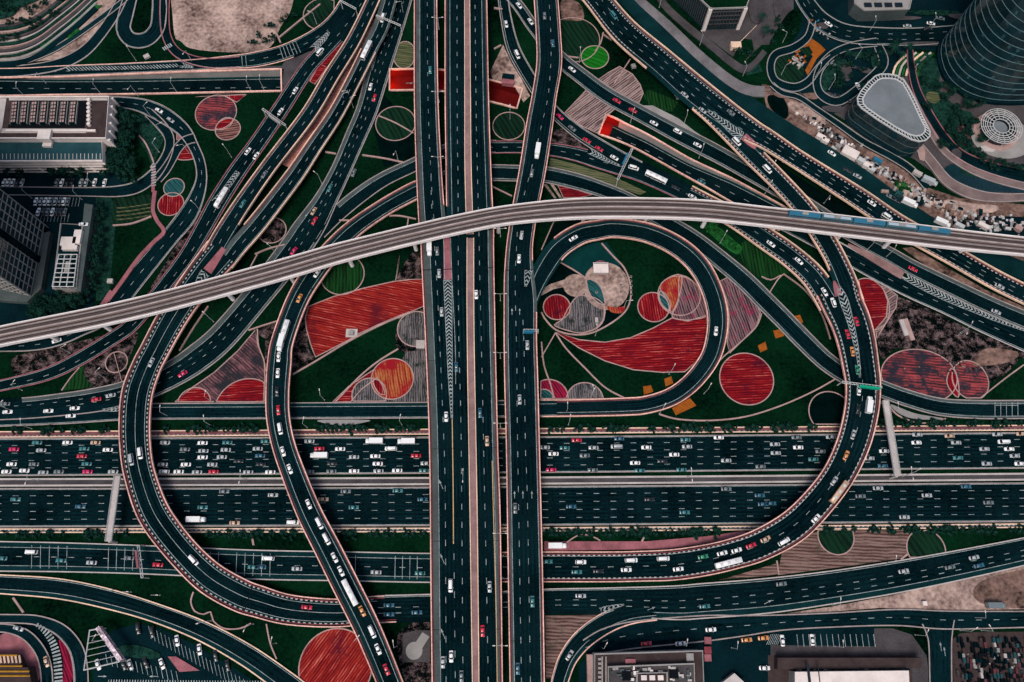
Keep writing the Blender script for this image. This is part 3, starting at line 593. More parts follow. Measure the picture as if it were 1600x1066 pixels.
# chevrons and gore hatching
m = MB(); zR = 8.04
chevrons(m, [(1310,448,5),(1318,468,13),(1328,500,10),(1336,532,7),(1341,560,4),(1344,590,2)], zR, gap=2.2, th=.9, flip=1); m.b('gore_marking', M['line'], ROADS['R2'].obj)
m = MB(); Road([(1303,439,3),(1306,448,8),(1311,462,13)], 8.03).slab(m, base=8.02); m.b('painted_gore', M['rosepave'], ROADS['R2'].obj)
m = MB(); chevrons(m, [(1105,172,3),(1125,187,8),(1150,207,14),(1160,213,12)], 8.04, gap=2.0, th=.8, flip=1); m.b('gore_marking', M['line'], ROADS['TR'].obj)
m = MB(); Road([(1162,213,12),(1172,222,12),(1182,230,9)], 8.03).slab(m, base=8.02); m.b('painted_gore', M['rosepave'], ROADS['TR'].obj)
m = MB(); chevrons(m, [(321,426,15),(313,436,11),(305,447,3)], 8.04, gap=2.0, th=.8, flip=-1, lean=.4); m.b('gore_marking', M['line'], ROADS['R0'].obj)
m = MB(); Road([(350,388,8),(340,402,11),(324,424,15)], 8.03).slab(m, base=8.02); m.b('painted_gore', M['rosepave'], ROADS['R0'].obj)
G = 1.05
def gm(fn, *a, **k):
    m = MB(); fn(m, *a, **k); return m.b('road_marking', M['line'], kind='structure')
gm(chevrons, [(1412,430,11),(1440,446,11),(1480,466,10),(1520,484,7),(1560,501,5),(1605,518,1.5)], G, gap=1.9, th=.8)
pv = MB(); Road([(1325,382,4),(1360,401,10),(1400,424,13),(1411,430,13)], G - .03).slab(pv, base=.3); pv.b('paved_island', M['median'], kind='structure')
gm(chevrons, [(920,236,8),(933,242,8),(950,251,5),(968,259,2)], G, gap=1.9, th=.8)
gm(chevrons, [(372,268,7),(358,288,8),(345,305,8),(333,316,6)], G, gap=2.0, th=.8, flip=-1)
gm(chevrons, [(488,78,10),(498,68,10),(508,58,7),(514,50,3)], G, gap=2.0, th=.8)
gm(chevrons, [(577,108,10),(582,92,9),(586,78,7),(590,64,2)], G, gap=1.9, th=.8)
gm(chevrons, [(187,638,8),(175,640,6),(160,641,3)], G, gap=1.8, th=.8, flip=-1)
gm(chevrons, [(939,956,12),(950,951,8),(965,947,4),(975,945,1.5)], G, gap=2.0, th=.9, flip=-1)
gm(hatch, [(102,108,5),(140,107,6),(200,106,6),(250,104,6),(280,102,5)], G, gap=1.9, th=.7)
gm(chevrons, [(282,101,9),(290,103,6),(302,105,2)], G, gap=1.8, th=.7)
gm(hatch, [(240,255,6),(240,275,8),(240,292,7)], G, gap=1.7, th=.8, slant=.3)
gm(hatch, [(57,976,6),(72,988,10),(84,1008,12),(90,1035,13),(92,1080,13)], G, gap=1.6, th=.8, slant=.1)
for x in (427, 445):                             # rumble bars
    pass
def bars(r, ds, z=.03, hw=.25, u0=.12, u1=.88, mm='line', name='road_marking'):
    m = MB(); r = ROADS[r]
    for d in ds:
        a, b = r.at(d, u0), r.at(d, u1); t = (r.at(d + 1, .5) - r.at(d, .5)).normalized() * hw; e = Vector((0, 0, z))
        m.add([a - t + e, a + t + e, b + t + e, b - t + e], [(0, 1, 2, 3)])
    m.b(name, M[mm], kind='structure')
def near(r, x, y):
    r = ROADS[r]; c = min(range(r.n), key=lambda k: (r.px[k][0] - x) ** 2 + (r.px[k][1] - y) ** 2); return r.S[c]
for r, x, y, n, g in (('D7', 360, 97, 5, 2.3), ('D7', 438, 83, 6, 2.1), ('L1', 105, 871, 5, 4.2), ('L1', 208, 875, 4, 3.9), ('L1', 340, 880, 3, 4), ('L1', 420, 883, 5, 4), ('L1', 553, 886, 3, 4), ('L1', 650, 887, 4, 3.5), ('E2', 1555, 640, 5, 2.9)):
    d = near(r, x, y); bars(r, [d + i * g for i in range(n)], hw=.12)
gm(pxline, [(1556,633.5),(1590,633.5)], G, .12); 
d = near('D7', 300, 102) 
m = MB(); Road([(255,77,8),(262,73,8),(269,69,8)], G).dash(m, .5, 0, 1.4, .7, .5); m.b('zebra_crossing', M['line'], kind='structure')
# direction arrows painted on the decks
def arrow(x, y, ang, z, parent=None, L=3.6, m=None):
    c = W(x, y, z); a = R_(ang); f = Vector((math.cos(a), math.sin(a), 0)); s_ = Vector((-f.y, f.x, 0))
    mm = m or MB(); mm.add([c - f * L / 2 + s_ * .12, c - f * L / 2 - s_ * .12, c + f * L * .15 - s_ * .12, c + f * L * .15 + s_ * .12], [(0, 1, 2, 3)])
    mm.add([c + f * L * .12 - s_ * .5, c + f * L / 2, c + f * L * .12 + s_ * .5], [(0, 1, 2)]); return mm
m = MB()
for x, y in ((800,487),(812,487),(804,773),(817,773),(831,773)): arrow(x, y, 90, ZC + .05, m=m)
m.b('arrow_marking', M['line'], ROADS['C4'].obj)
m = MB()
for x, y in ((689,757),(691,873),(692,990)): arrow(x, y, 115, ZC + .05, m=m, L=5)
m.b('arrow_marking', M['line'], ROADS['CF'].obj)
m = MB()
for x, y, a in ((1018,951,20),(1100,946,20),(1200,941,25),(1470,1010,90),(1476,1018,90),(345,313,230),(640,130,0),(480,335,235),(472,395,235),(1590,33,10),(160,1057,0),(240,1057,180)): arrow(x, y, a, G, m=m, L=4)
m.b('arrow_marking', M['line'], kind='structure')
# black cross lines on the tall flyover, one set wider
for k, ys in (('CF', (421, 560, 700, 846, 985)), ('C4', (423, 560, 700, 846, 1000)), ('C1', (20, 220)), ('CM', (20, 220))):
    m = MB(); r = ROADS[k]
    for y in ys:
        i = min(range(r.n), key=lambda q: abs(r.px[q][1] - y)); a, b = r.at(r.S[i], .01), r.at(r.S[i], .99); e = Vector((0, .22 if y in (421, 423) else .08, .04)); g = Vector((0, -.22 if y in (421, 423) else -.08, .04))
        m.add([a + g, b + g, b + e, a + e], [(0, 1, 2, 3)])
    m.b('deck_cross_line', M['black'], r.obj)
for k, (x, y) in (('R0', (385, 940)), ('R6', (472, 442))):
    r = ROADS[k]; d = near(k, x, y); m = MB(); a, b = r.at(d, .02), r.at(d, .98); t = (r.at(d + 1, .5) - r.at(d, .5)).normalized() * .25; e = Vector((0, 0, .05))
    m.add([a - t + e, a + t + e, b + t + e, b - t + e], [(0, 1, 2, 3)]); m.b('deck_cross_line', M['black'], r.obj)
# ------------------------------------------------------------------ elevated railway
VZ = 18.0
vd = [(-60,541,30),(0,526,30),(75,511,31),(150,496,31),(225,479,31),(300,460,31),(400,433,31),(460,416,31),(525,397,30),(600,378,29),(650,366,29),(725,349,29),(800,335.5,29),(900,326.5,31),(1000,325.5,31),(1100,329,31),(1200,339.5,30),(1300,351,31),(1400,363,31),(1500,375,30),(1600,385.5,28),(1660,391,28)]
vr = Road(vd, VZ); vo = empty('railway_viaduct', (0,0,0), label='pale concrete railway viaduct curving across the whole interchange', cat='viaduct')
ROADS['V'] = vr
m = MB(); vr.slab(m, 2.0); m.b('deck', M['viad'], vo)
m = MB(); vr.wall(m, -1, .45, 1.1, drop=.3); m.b('parapet', M['viadw'], vo)
m = MB(); vr.wall(m, 1, .5, 1.1, drop=1.2); m.b('parapet', M['viadw'], vo)
for u in (.10, .31, .56, .80):
    m = MB(); vr.strip(m, u - .035, u + .035, .02); m.b('walkway', M['track'], vo)
for u in (.20, .44, .68, .90):
    m = MB(); vr.line(m, u, .25, .32); m.b('cable_trough', M['track2'], vo)
for uc in (.265, .735):
    m = MB(); vr.strip(m, uc - .10, uc + .10, .05); m.b('track_bed', M['track'], vo)
    for e in (-.055, .055):
        m = MB(); r0 = vr; i0, i1 = 0, vr.n - 1; V = []
        vr.line(m, uc + e, .28, .11); m.b('rail', M['rail'], vo)
for x in (60, 145, 250, 345, 445, 538, 643, 778, 915, 1013, 1110, 1222, 1325, 1403, 1520):
    k = min(range(vr.n), key=lambda i: abs(vr.px[i][0] - x)); c = vr.at(vr.S[k], .5); t = vr.at(vr.S[k] + 1, .5) - vr.at(vr.S[k] - 1, .5); rz = math.atan2(t.y, t.x)
    m = MB(); m.cyl((c.x, c.y, -.2), 1.15, 1.05, VZ - 3.2, 16); m.b('pier', M['viadw'], vo)
    m = MB(); m.box((c.x, c.y, VZ - 2.6), (2.6, 8.4, 1.3), rz); m.b('pier_head', M['rosepave'], vo)
def train():
    o = empty('metro_train', label='blue and white metro train running along the viaduct at right', cat='train')
    a = near('V', 1228, 342); L_ = 16.0; N_ = 5
    for i in range(N_):
        s0 = a + i * (L_ + .6); V = []; m = MB(); nseg = 6
        prof = [(-1.3, .3), (1.3, .3), (1.35, 2.6), (.95, 3.3), (-.95, 3.3), (-1.35, 2.6)]
        for j in range(nseg + 1):
            c = vr.at(s0 + L_ * j / nseg, .265); t = (vr.at(s0 + L_ * j / nseg + .5, .265) - vr.at(s0 + L_ * j / nseg - .5, .265)).normalized(); n = Vector((-t.y, t.x, 0))
            V += [c + n * p[0] + Vector((0, 0, p[1])) for p in prof]
        Fc = []; k6 = len(prof)
        for j in range(nseg):
            for k in range(k6): Fc.append((j * k6 + k, (j + 1) * k6 + k, (j + 1) * k6 + (k + 1) % k6, j * k6 + (k + 1) % k6))
        Fc += [tuple(range(k6)), tuple(reversed(range(nseg * k6, nseg * k6 + k6)))]
        m.add(V, Fc); cb = m.b('carriage', M['trainb' if i % 2 == 0 else 'traint'], o)
        m = MB(); V = []
        for j in range(nseg + 1):
            c = vr.at(s0 + 1 + (L_ - 2) * j / nseg, .265); t = (vr.at(s0 + L_ * j / nseg + .5, .265) - vr.at(s0 + L_ * j / nseg - .5, .265)).normalized(); n = Vector((-t.y, t.x, 0))
            V += [c + n * .8 + Vector((0, 0, 3.34)), c - n * .8 + Vector((0, 0, 3.34))]
        m.add(V, [(2 * j + 1, 2 * j + 3, 2 * j + 2, 2 * j) for j in range(nseg)]); m.b('roof_panel', M['trainw' if i in (1, 3) else 'trainb'], cb)
        for sd in (-1, 1):
            m = MB(); V = []
            for j in range(nseg + 1):
                c = vr.at(s0 + .8 + (L_ - 1.6) * j / nseg, .265); t = (vr.at(s0 + L_ * j / nseg + .5, .265) - vr.at(s0 + L_ * j / nseg - .5, .265)).normalized(); n = Vector((-t.y, t.x, 0)) * sd
                V += [c + n * 1.345 + Vector((0, 0, 1.5)), c + n * 1.375 + Vector((0, 0, 2.45))]
            m.add(V, [(2 * j, 2 * j + 2, 2 * j + 3, 2 * j + 1) for j in range(nseg)]); m.b('window_band', M['glass'], cb)
        m = MB()
        c = vr.at(s0 + L_ / 2, .265); t = vr.at(s0 + L_ / 2 + 1, .265) - c; m.box((c.x, c.y, c.z + 3.5), (3.2, 1.5, .35), math.atan2(t.y, t.x)); m.b('air_conditioner', M['grey'], cb)
M['trainb'] = mat('blue_train', (.02, .13, .21), .4, .15, .1); M['traint'] = mat('teal_train', (.03, .10, .13), .4, .15, .1); M['trainw'] = mat('pale_train_roof', (.35, .42, .48), .5, .15, .1)
train()
# ------------------------------------------------------------------ beds, lawns and paved areas
BED = 'flower bed'
def lawn(pts, m='darkbed', name='lawn', smooth=False, label=None, kind='structure'): return patch(name, m, pts, label, None, kind, smooth=smooth)
# big ground areas first (lowest)
lawn([(-120,-260),(205,-260),(200,0),(150,60),(100,92),(-120,112)], 'sand', 'paved_plaza')
lawn([(270,-200),(470,-200),(460,-10),(437,45),(420,75),(380,82),(310,78),(284,66),(270,30)], 'sand', 'sandy_lot', True)
lawn([(-60,116.5),(200,110),(330,104),(440,103),(448,92),(485,80),(497,92),(480,118),(452,160),(439,144.5),(444,108),(-60,121.5)], 'pave', 'paved_strip')
lawn([(0,150.5),(165,150),(170,154),(0,154)], 'grey', 'paved_strip')
lawn([(-60,262),(170,262),(205,290),(170,310),(150,322),(147,470),(140,520),(-60,520)], 'asph2', 'parking_area')
M['rosestrip'] = mat('rose_slope', (.42,.10,.10), .85, .35, .06, c2=(.50,.22,.17), fine=.8)
lawn([(150,310),(172,305),(182,330),(170,470),(150,470)], 'leaf', 'planted_strip')
lawn([(963,-200),(1280,-200),(1240,20),(1195,145),(1150,150),(1090,100),(985,-5)], 'grass', 'lawn')
lawn([(1030,-200),(1250,-200),(1240,40),(1205,70),(1190,70),(1160,100),(1100,55)], 'pave', 'paved_plaza')
lawn([(1190,130),(1250,150),(1330,200),(1400,250),(1440,290),(1500,310),(1700,330),(1700,440),(1500,385),(1400,320),(1300,245),(1200,180)], 'dirt', 'bare_ground')
lawn([(1180,145),(1700,60),(1700,330),(1500,300),(1430,250),(1340,200),(1240,140)], 'pave', 'city_ground')
lawn([(1240,-200),(1700,-200),(1700,100),(1240,60)], 'asph2', 'city_ground')
lawn([(1230,60),(1420,60),(1440,110),(1340,150),(1300,180),(1230,130)], 'asph2', 'city_forecourt')
lawn([(1060,985),(1210,985),(1210,1120),(900,1120),(905,1040),(940,1008)], 'asph2', 'yard')
lawn([(1204,992),(1366,992),(1366,1009),(1204,1009)], 'asph2', 'parking_lane')
lawn([(930,1018),(950,990),(1200,972),(1366,972),(1366,1009),(1204,1009),(1204,1060),(1000,1060)], 'asph2', 'yard')
lawn([(1204,1008),(1366,1010),(1366,1024),(1204,1024)], 'pave', 'dusty_verge', False)
lawn([(1366,982),(1395,982),(1425,992),(1448,1025),(1456,1090),(1425,1090),(1420,1030),(1366,1024)], 'pave', 'dusty_verge', False)
lawn([(1200,1024),(1425,1024),(1425,1090),(1200,1090)], 'roofdark', 'yard')
lawn([(1487,1000),(1500,990),(1520,988),(1700,986),(1700,1120),(1492,1120)], 'roofdark', 'storage_yard')
lawn([(1205,962),(1300,948),(1400,929),(1475,912),(1550,894),(1600,884),(1700,866),(1700,952),(1600,952),(1450,955),(1375,950),(1300,956),(1205,961)], 'sand', 'sandy_verge')
lawn([(-60,975),(0,972),(60,975),(115,1010),(125,1070),(125,1120),(-60,1120)], 'asph', 'ring_area')
lawn([(150,1100),(145,1045),(165,1000),(175,985),(215,975),(245,980),(300,1005),(372,1048),(420,1080),(420,1100)], 'asph2', 'parking_area')
lawn([(170,1066),(420,1066),(430,1110),(170,1110)], 'asph2', 'parking_lane')
lawn([(1540,905),(1700,880),(1700,945),(1540,945)], 'dirt', 'bare_ground', True)
# dark lawn pieces in the gaps
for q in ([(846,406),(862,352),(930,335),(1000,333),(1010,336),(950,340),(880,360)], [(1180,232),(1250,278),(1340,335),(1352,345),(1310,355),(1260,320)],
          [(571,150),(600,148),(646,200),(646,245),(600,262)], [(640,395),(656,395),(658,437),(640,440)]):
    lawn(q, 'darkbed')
for q in ([(640,400),(655,392),(657,436),(620,440)], [(1368,490),(1380,470),(1405,465),(1470,492),(1530,522),(1600,545),(1600,560),(1500,560),(1480,575),(1440,550),(1400,545),(1377,560)],
          [(20,560),(60,548),(130,532),(180,520),(120,556),(60,582),(25,588)], [(128,620),(138,560),(170,545),(215,520),(198,570),(195,592),(150,610)],
          [(276,402),(320,340),(318,335),(290,362),(246,432),(225,470),(232,478),(254,440)], [(400,515),(442,500),(435,530),(425,535)], [(455,540),(477,492),(482,545),(492,560),(460,580)], [(415,600),(415,530),(428,510),(440,505),(440,540),(425,570)],
          [(660,480),(664,548),(655,560),(622,545),(620,515),(640,488)], [(627,985),(672,975),(673,1070),(640,1075),(622,1020)], [(1480,562),(1590,556),(1540,600)]):
    patch('planting_ground', 'scrub', q, 'dark patch of low scrubby planting', kind='structure', smooth=True)
circ('lawn', 'scrub', 165, 580, 32, kind='structure', label='dark planted ground by the rosette')
# ---- beds at the left
def bed(m, pts, label, rim='path', smooth=True, rw=.55, name='flower_bed', cat=BED): return patch(name, m, pts, label, cat, None, rim, smooth, rimw=rw)
def cbed(m, x, y, r, label, rim='path', clip=None, ry=None, name='flower_bed', cat=BED, rw=.55): return circ(name, m, x, y, r, label, cat, None, rim, rw, clip, ry=ry)
bed('redv', [(305,151),(385,148),(370,160),(350,150),(325,150)], 'red flower wedge tucked against the sunken road wall at top left', smooth=False)
cbed('redmix', 337.5, 176, 32, 'large round bed of red and grey rows near the sunken road')
cbed('redmix2', 356, 202, 19.5, 'smaller round bed overlapping the red and grey circle at upper left')
bed('redh', [(337,201),(342,191),(352,184),(364,186),(360,196),(348,203)], 'bright red lens where two round beds overlap at upper left')
cbed('redv', 267, 319, 20, 'round red bed joined to a teal circle beside the curving street')
cbed('tealbed', 272, 293, 16, 'round teal bed above the small red circle')
bed('redh', [(278,249),(283,233),(291,226),(300,228),(305,247)], 'small red triangular bed inside the street fork')
bed('rosepave', [(277,198),(283,199),(297,214),(276,219)], 'tiny pink triangular island between the street branches', smooth=False, name='traffic_island', cat='island')
patch('lawn', 'greenrows', [(180,300),(195,310),(236,305),(237,335),(210,345),(178,352)], kind='structure', smooth=True)
patch('lawn', 'leaf', [(212,182),(240,182),(258,205),(250,232),(238,258),(230,240),(214,214)], kind='structure', smooth=True)
cbed('scrub', 425, 360, 22, 'round dark bed of pink shrubs beside the diagonal flyover')
cbed('greenrows', 618, 193, 31, 'dark round lawn crossed by one diagonal path left of the tall flyover', name='round_lawn', cat='lawn')
path([(592,181),(618,192),(646,208)], 2, label='diagonal path across the round lawn')
cbed('olive', 632, 86, 17, 'olive round bed half hidden under the tall flyover at the top', ry=21)
cbed('greenrows', 504, 22, 30, 'round striped lawn behind the top left curving road', name='round_lawn', cat='lawn', clip=(474,-10,522,46))
bed('redh', [(512,84),(538,48),(560,8),(565,4),(545,52),(520,90),(490,128),(483,125)], 'long thin red bed between the leftmost road and the first flyover', smooth=False, rim=None)
bed('redh', [(500,100),(511,106),(492,132),(484,127)], 'bright red end of the long thin bed', smooth=False)
# rose sloping strip between D2 and D3
bed('rosestrip', [(590,20),(596,20),(572,70),(545,122),(520,165),(492,208),(463,250),(452,262),(441,257),(480,205),(517,150),(545,102),(568,62)], 'long rose-red sloping strip between the two diagonal flyovers', smooth=False, rim=None) if 'rosestrip' in M else None
# ---- centre left
bed('redd', [(482,479),(520,464),(570,450),(615,440),(640,437),(668,436),(668,476),(645,486),(625,493),(590,508),(560,522),(542,533),(515,547),(493,558),(486,540),(479,515),(477,497)], 'huge red flower field left of the tall flyover', smooth=False)
cbed('greenrows2', 535, 429, 34, 'round green garden under the viaduct edge', clip=(497,395,572,470), name='round_garden', cat='garden')
bed('magrows', [(399,516),(403,540),(413,562),(414,592),(411,628),(273,628),(300,606),(335,582),(372,548)], 'ragged magenta and grey field left of the queue-filled flyover', smooth=False)
cbed('redh', 303, 631, 26, 'smaller red half circle standing on the straight road', clip=(0,0,2000,628))
cbed('redh', 385, 640, 50, 'larger red half circle standing on the straight road', clip=(0,0,413,628))
cbed('scrub', 182, 566, 17, 'round rosette bed in the dark planting near the left sweep')
patch('lawn', 'greenrows2', [(98,610),(120,578),(133,565),(130,585),(146,606)], kind='structure', smooth=False)
bed('greyrows', [(600,628),(620,575),(635,550),(672,545),(672,628)], 'grey striped ground around the orange circle', smooth=False, rim=None)
cbed('greyrows', 650, 514, 29, 'grey striped circle touching the tall flyover', clip=(0,0,668,600))
bed('redh', [(520,628),(545,604),(585,577),(590,590),(565,608),(548,628)], 'thin red wedge beside the lawn edge', smooth=False)
cbed('greyrows', 577, 617, 27, 'grey circle half cut by the straight road', clip=(0,0,2000,627))
cbed('orangemix', 613, 592, 33, 'orange and red circle near the tall flyover')
bed('redv', [(583,594),(590,592),(598,603),(601,617),(594,616),(586,606)], 'small red lens overlapping the orange circle')
cbed('redx', 524, 1043, 57, 'giant round red bed at the bottom left of the tall flyover')
patch('paved_spot', 'pave', [(630,990),(650,985),(672,985),(672,1035),(628,1035)], kind='structure', smooth=False)
circ('paved_disc', 'grey', 647, 1017, 13, kind='structure'); patch('paved_disc', 'grey', [(650,1003),(660,988),(671,995),(659,1014)], kind='structure', smooth=False)
# ---- centre right garden inside the loop
circ('lawn', 'grass', 980, 490, 130, kind='structure')
patch('hex_plaza', 'hextile', [(872,408),(898,389),(930,379),(948,379),(962,398),(972,418),(945,440),(920,440),(917,432)], 'teal plaza tiled with small hexagons', kind='structure', smooth=False)
patch('lawn', 'pinkrows', [(861,425),(872,412),(915,436),(880,442),(850,455),(853,436)], 'striped pale wedge', kind='structure', smooth=False)
circ('arc_lawn', 'darkbed', 913, 450, 70, kind='structure', clip=(845,380,990,530))
patch('hex_plaza', 'hextile', [(873,410),(898,390),(930,380),(944,380),(962,402),(970,418),(948,436),(922,442),(917,434)], 'teal plaza with small hexagonal tiles', kind='structure', smooth=False)
bed('greyrows', [(905,462),(930,466),(944,478),(944,495),(932,512),(908,520),(885,516),(866,508),(878,500),(890,478)], 'grey striped round bed inside the loop beside the red circle')
cbed('redv', 870, 480, 21, 'red circle at the left inside the loop')
circ('sand_circle', 'sand', 947, 447, 36, label='broad dusty round clearing in the loop garden', kind='structure', ry=37)
circ('sand_circle', 'sand', 899, 446, 19, label='small sandy round clearing in the loop garden', kind='structure')
circ('paved_circle', 'rosepave', 939, 419, 13, kind='structure')
patch('sandy_arc', 'sand', [(847,452),(860,444),(882,437),(884,448),(865,452),(846,462)], kind='structure', smooth=False)
bed('tealbed', [(917,437),(930,440),(940,452),(945,476),(930,470),(920,456)], 'dark teal lens between the grey rows and the dusty clearing')
bed('orangemix', [(948,478),(965,481),(977,478),(972,489),(955,488)], 'little orange striped bed under the dusty clearing', rim=None)
cbed('greyred', 1061, 462, 33, 'grey and magenta bed at the right inside the loop', clip=(1020,380,1104,500))
bed('greyred', [(1062,432),(1083,440),(1098,462),(1104,492),(1085,499),(1065,500),(1050,494),(1060,470)], 'striped grey and pink field at the inner right of the loop')
bed('orangemix', [(1031,448),(1045,434),(1064,430),(1063,456),(1050,488),(1042,468)], 'tall orange and red lens at the right inside the loop')
cbed('redv', 1021, 480, 24.5, 'bright red circle right of centre inside the loop')
bed('tealbed', [(1031,455),(1040,460),(1047,474),(1046,486),(1036,478),(1030,466)], 'thin green lens overlapping the bright red circle')
bed('redh', [(868,519),(905,531),(945,535),(985,528),(1020,513),(1050,497),(1075,502),(1103,493),(1106,520),(1099,550),(1086,567),(1070,581),(1035,582),(990,578),(945,564),(905,544)], 'giant red crescent field at the bottom of the loop garden', smooth=False)
bed('brownrows', [(852,962),(935,961),(905,984),(885,1008),(864,1060),(853,1060)], 'brown and green striped field by the slip road at the bottom', smooth=False, rim=None)
cbed('magenta', 858, 622, 30, 'dull magenta half circle at the lower left of the loop garden', clip=(845,0,2000,623))
cbed('tealbed', 850, 622, 14, 'teal sliver beside the magenta half circle', clip=(845,0,2000,623))
cbed('greyrows', 914, 626, 29, 'grey half circle on the straight road inside the loop', clip=(0,0,2000,623))
bed('greyred', [(1124,440),(1140,432),(1162,440),(1188,488),(1182,510),(1160,532),(1140,552),(1136,535),(1140,500),(1136,470)], 'striped magenta field squeezed between the loop and the long inner curve', smooth=False)
cbed('redh', 1166.5, 592, 42, 'large red circle right of the loop')
def orange(pts, label): return patch('orange_patch', 'orange', pts, label, 'flower bed', None, None, False)
orange([(1005,604),(1017,602),(1021,612),(1006,617)], 'orange patch on the lawn, lower left one inside the loop')
orange([(1038,592),(1049,588),(1052,599),(1040,604)], 'orange patch on the lawn, upper right one inside the loop')
orange([(1050,638),(1078,622),(1088,634),(1056,649)], 'largest orange patch, outside the loop at the bottom')
orange([(1237,495),(1250,492),(1255,504),(1243,508)], 'orange patch at the upper right of the long inner curve')
orange([(1208,517),(1222,514),(1225,525),(1212,529)], 'orange patch beside the long inner curve above the red circle')
orange([(1184,540),(1196,534),(1199,546),(1188,551)], 'dull orange patch above the large red circle')
# right
patch('dark_lawn', 'greenrows2', [(1152,385),(1170,372),(1200,392),(1240,425),(1215,432),(1190,436),(1165,420)], kind='structure', smooth=False)
patch('dark_lawn', 'leafg', [(1098,352),(1118,352),(1150,378),(1160,388),(1152,398),(1130,384)], kind='structure', smooth=True)
cbed('redh', 1358, 475, 31, 'red half circle right of the right sweeping flyover', ry=40, clip=(1340,0,2000,2000))
bed('pinkrows2', [(1375,440),(1402,462),(1400,480),(1375,520),(1370,530),(1368,515),(1385,495),(1387,470)], 'narrow striped pink field beside the red half circle', smooth=False)
cbed('redmix', 1436, 588, 59, 'big oval bed of red and green rows at the right', ry=42, clip=(1376,0,2000,624))
cbed('redmix', 1516, 594, 28, 'small round bed joined to the big oval at the right', ry=30, clip=(0,0,2000,622))
bed('redv', [(1486,576),(1494,585),(1498,604),(1497,621),(1485,610),(1479,594)], 'red lens between the oval and the small round bed')
patch('dusty_ground', 'dirt', [(1520,570),(1540,545),(1590,550),(1585,562),(1556,570)], kind='structure', smooth=True)
cbed('darkbed', 1298, 645, 34, 'dark empty circle under the right sweep', clip=(0,0,2000,663), name='round_lawn', cat='lawn')
patch('paved_lens', 'grey', [(1392,632),(1430,646),(1475,654),(1456,656),(1425,654),(1403,645)], kind='structure', smooth=True)
path([(1388,632),(1402,648),(1425,658),(1450,661),(1478,654)], 2)
patch('paved_lens', 'grey', [(497,656.5),(577,656.5),(560,662),(540,665),(515,663)], kind='structure', smooth=True)
bed('brownrows', [(1222,862),(1240,850),(1268,834),(1282,828),(1418,828),(1430,862),(1412,872),(1330,884),(1215,899)], 'brown striped field below the highway at the right', smooth=False, rim=None)
cbed('greenrows', 1306, 838, 28, 'green half circle in the brown field', clip=(0,828,2000,2000), name='round_lawn', cat='lawn')
cbed('greenrows', 1447, 858, 30, 'green circle at the end of the brown field', clip=(0,829,2000,871), name='round_lawn', cat='lawn')
bed('rosepave', [(850,846),(1010,846),(1105,838),(1160,830),(1180,834),(1145,840),(1100,850),(1040,858),(850,861)], 'rose paved strip beside the right sweep below the highway', smooth=False, rim=None, name='paved_strip', cat='pavement')
bed('brownrows', [(1130,905),(1170,893),(1215,880),(1225,895),(1200,900),(1120,906)], 'small brown wedge between the right sweep and the broad road', smooth=False, rim=None)
# upper right beds
cbed('greenrows', 895, 62, 42, 'dark striped round lawn at the top beside the tall flyover', clip=(868,-10,941,105), name='round_lawn', cat='lawn')
cbed('brightgreen', 929.5, 89.5, 21.5, 'bright green round lawn at the top', name='round_lawn', cat='lawn')
bed('dirt', [(878,0),(905,5),(912,30),(890,32),(878,28)], 'dirt patch at the top beside the tall flyover', rim=None, name='bare_patch', cat='ground patch')
bed('pinkrows', [(935,124),(950,114),(968,104),(988,116),(1000,132),(1005,146),(997,164),(975,152)], 'pink striped field above the road of queueing cars', smooth=False)
bed('pinkrows', [(883,176),(915,142),(932,152),(962,170),(949,180),(934,209),(905,195)], 'pink striped field beside the red portal', smooth=False)
patch('lawn', 'greenrows2', [(1005,150),(1012,140),(1040,150),(1060,160),(1050,175),(1020,172)], kind='structure', smooth=False)
patch('paved_strip', 'grey', [(998,165),(1020,165),(1060,185),(1085,205),(1120,228),(1100,222),(1050,197),(1003,172)], kind='structure', smooth=False)
patch('scrub_strip', 'scrub', [(864,205),(880,200),(900,214),(918,234),(895,228),(862,222)], kind='structure', smooth=False)
patch('scrub_strip', 'olive', [(860,247),(900,257),(955,274),(1010,300),(1000,305),(955,289),(905,271),(858,259)], kind='structure', smooth=False)
for i, (a, b) in enumerate((((850,288),(858,310)), ((860,287),(866,309)), ((870,287),(874,308)))):
    patch('sandy_ray', 'sand', [(a[0]-1,a[1]),(a[0]+4,a[1]),(b[0]+12,b[1]),(b[0]+8,b[1])], kind='structure', smooth=False)
bed('redh', [(872,290),(900,296),(925,305),(905,309),(880,309)], 'red striped wedge above the viaduct right of the tall flyover', smooth=False)
cbed('greenrows', 795, 197, 25, 'round striped lawn between the two tall flyover arms', name='round_lawn', cat='lawn')
bed('sand', [(786,70),(800,100),(814,122),(828,150),(818,160),(800,128),(770,125),(766,112)], 'dusty triangular plot beside the narrow road', smooth=False, rim=None, name='dusty_plot', cat='ground patch')
patch('paved_strip', 'grey', [(1128,150),(1140,150),(1136,158)], kind='structure', smooth=False)
patch('embankment', 'dirt', [(1410,388),(1425,386),(1480,418),(1540,453),(1610,484),(1640,500),(1610,497),(1540,468),(1470,432)], 'orange brown earth bank beside the diagonal flyover', kind='structure', smooth=False)
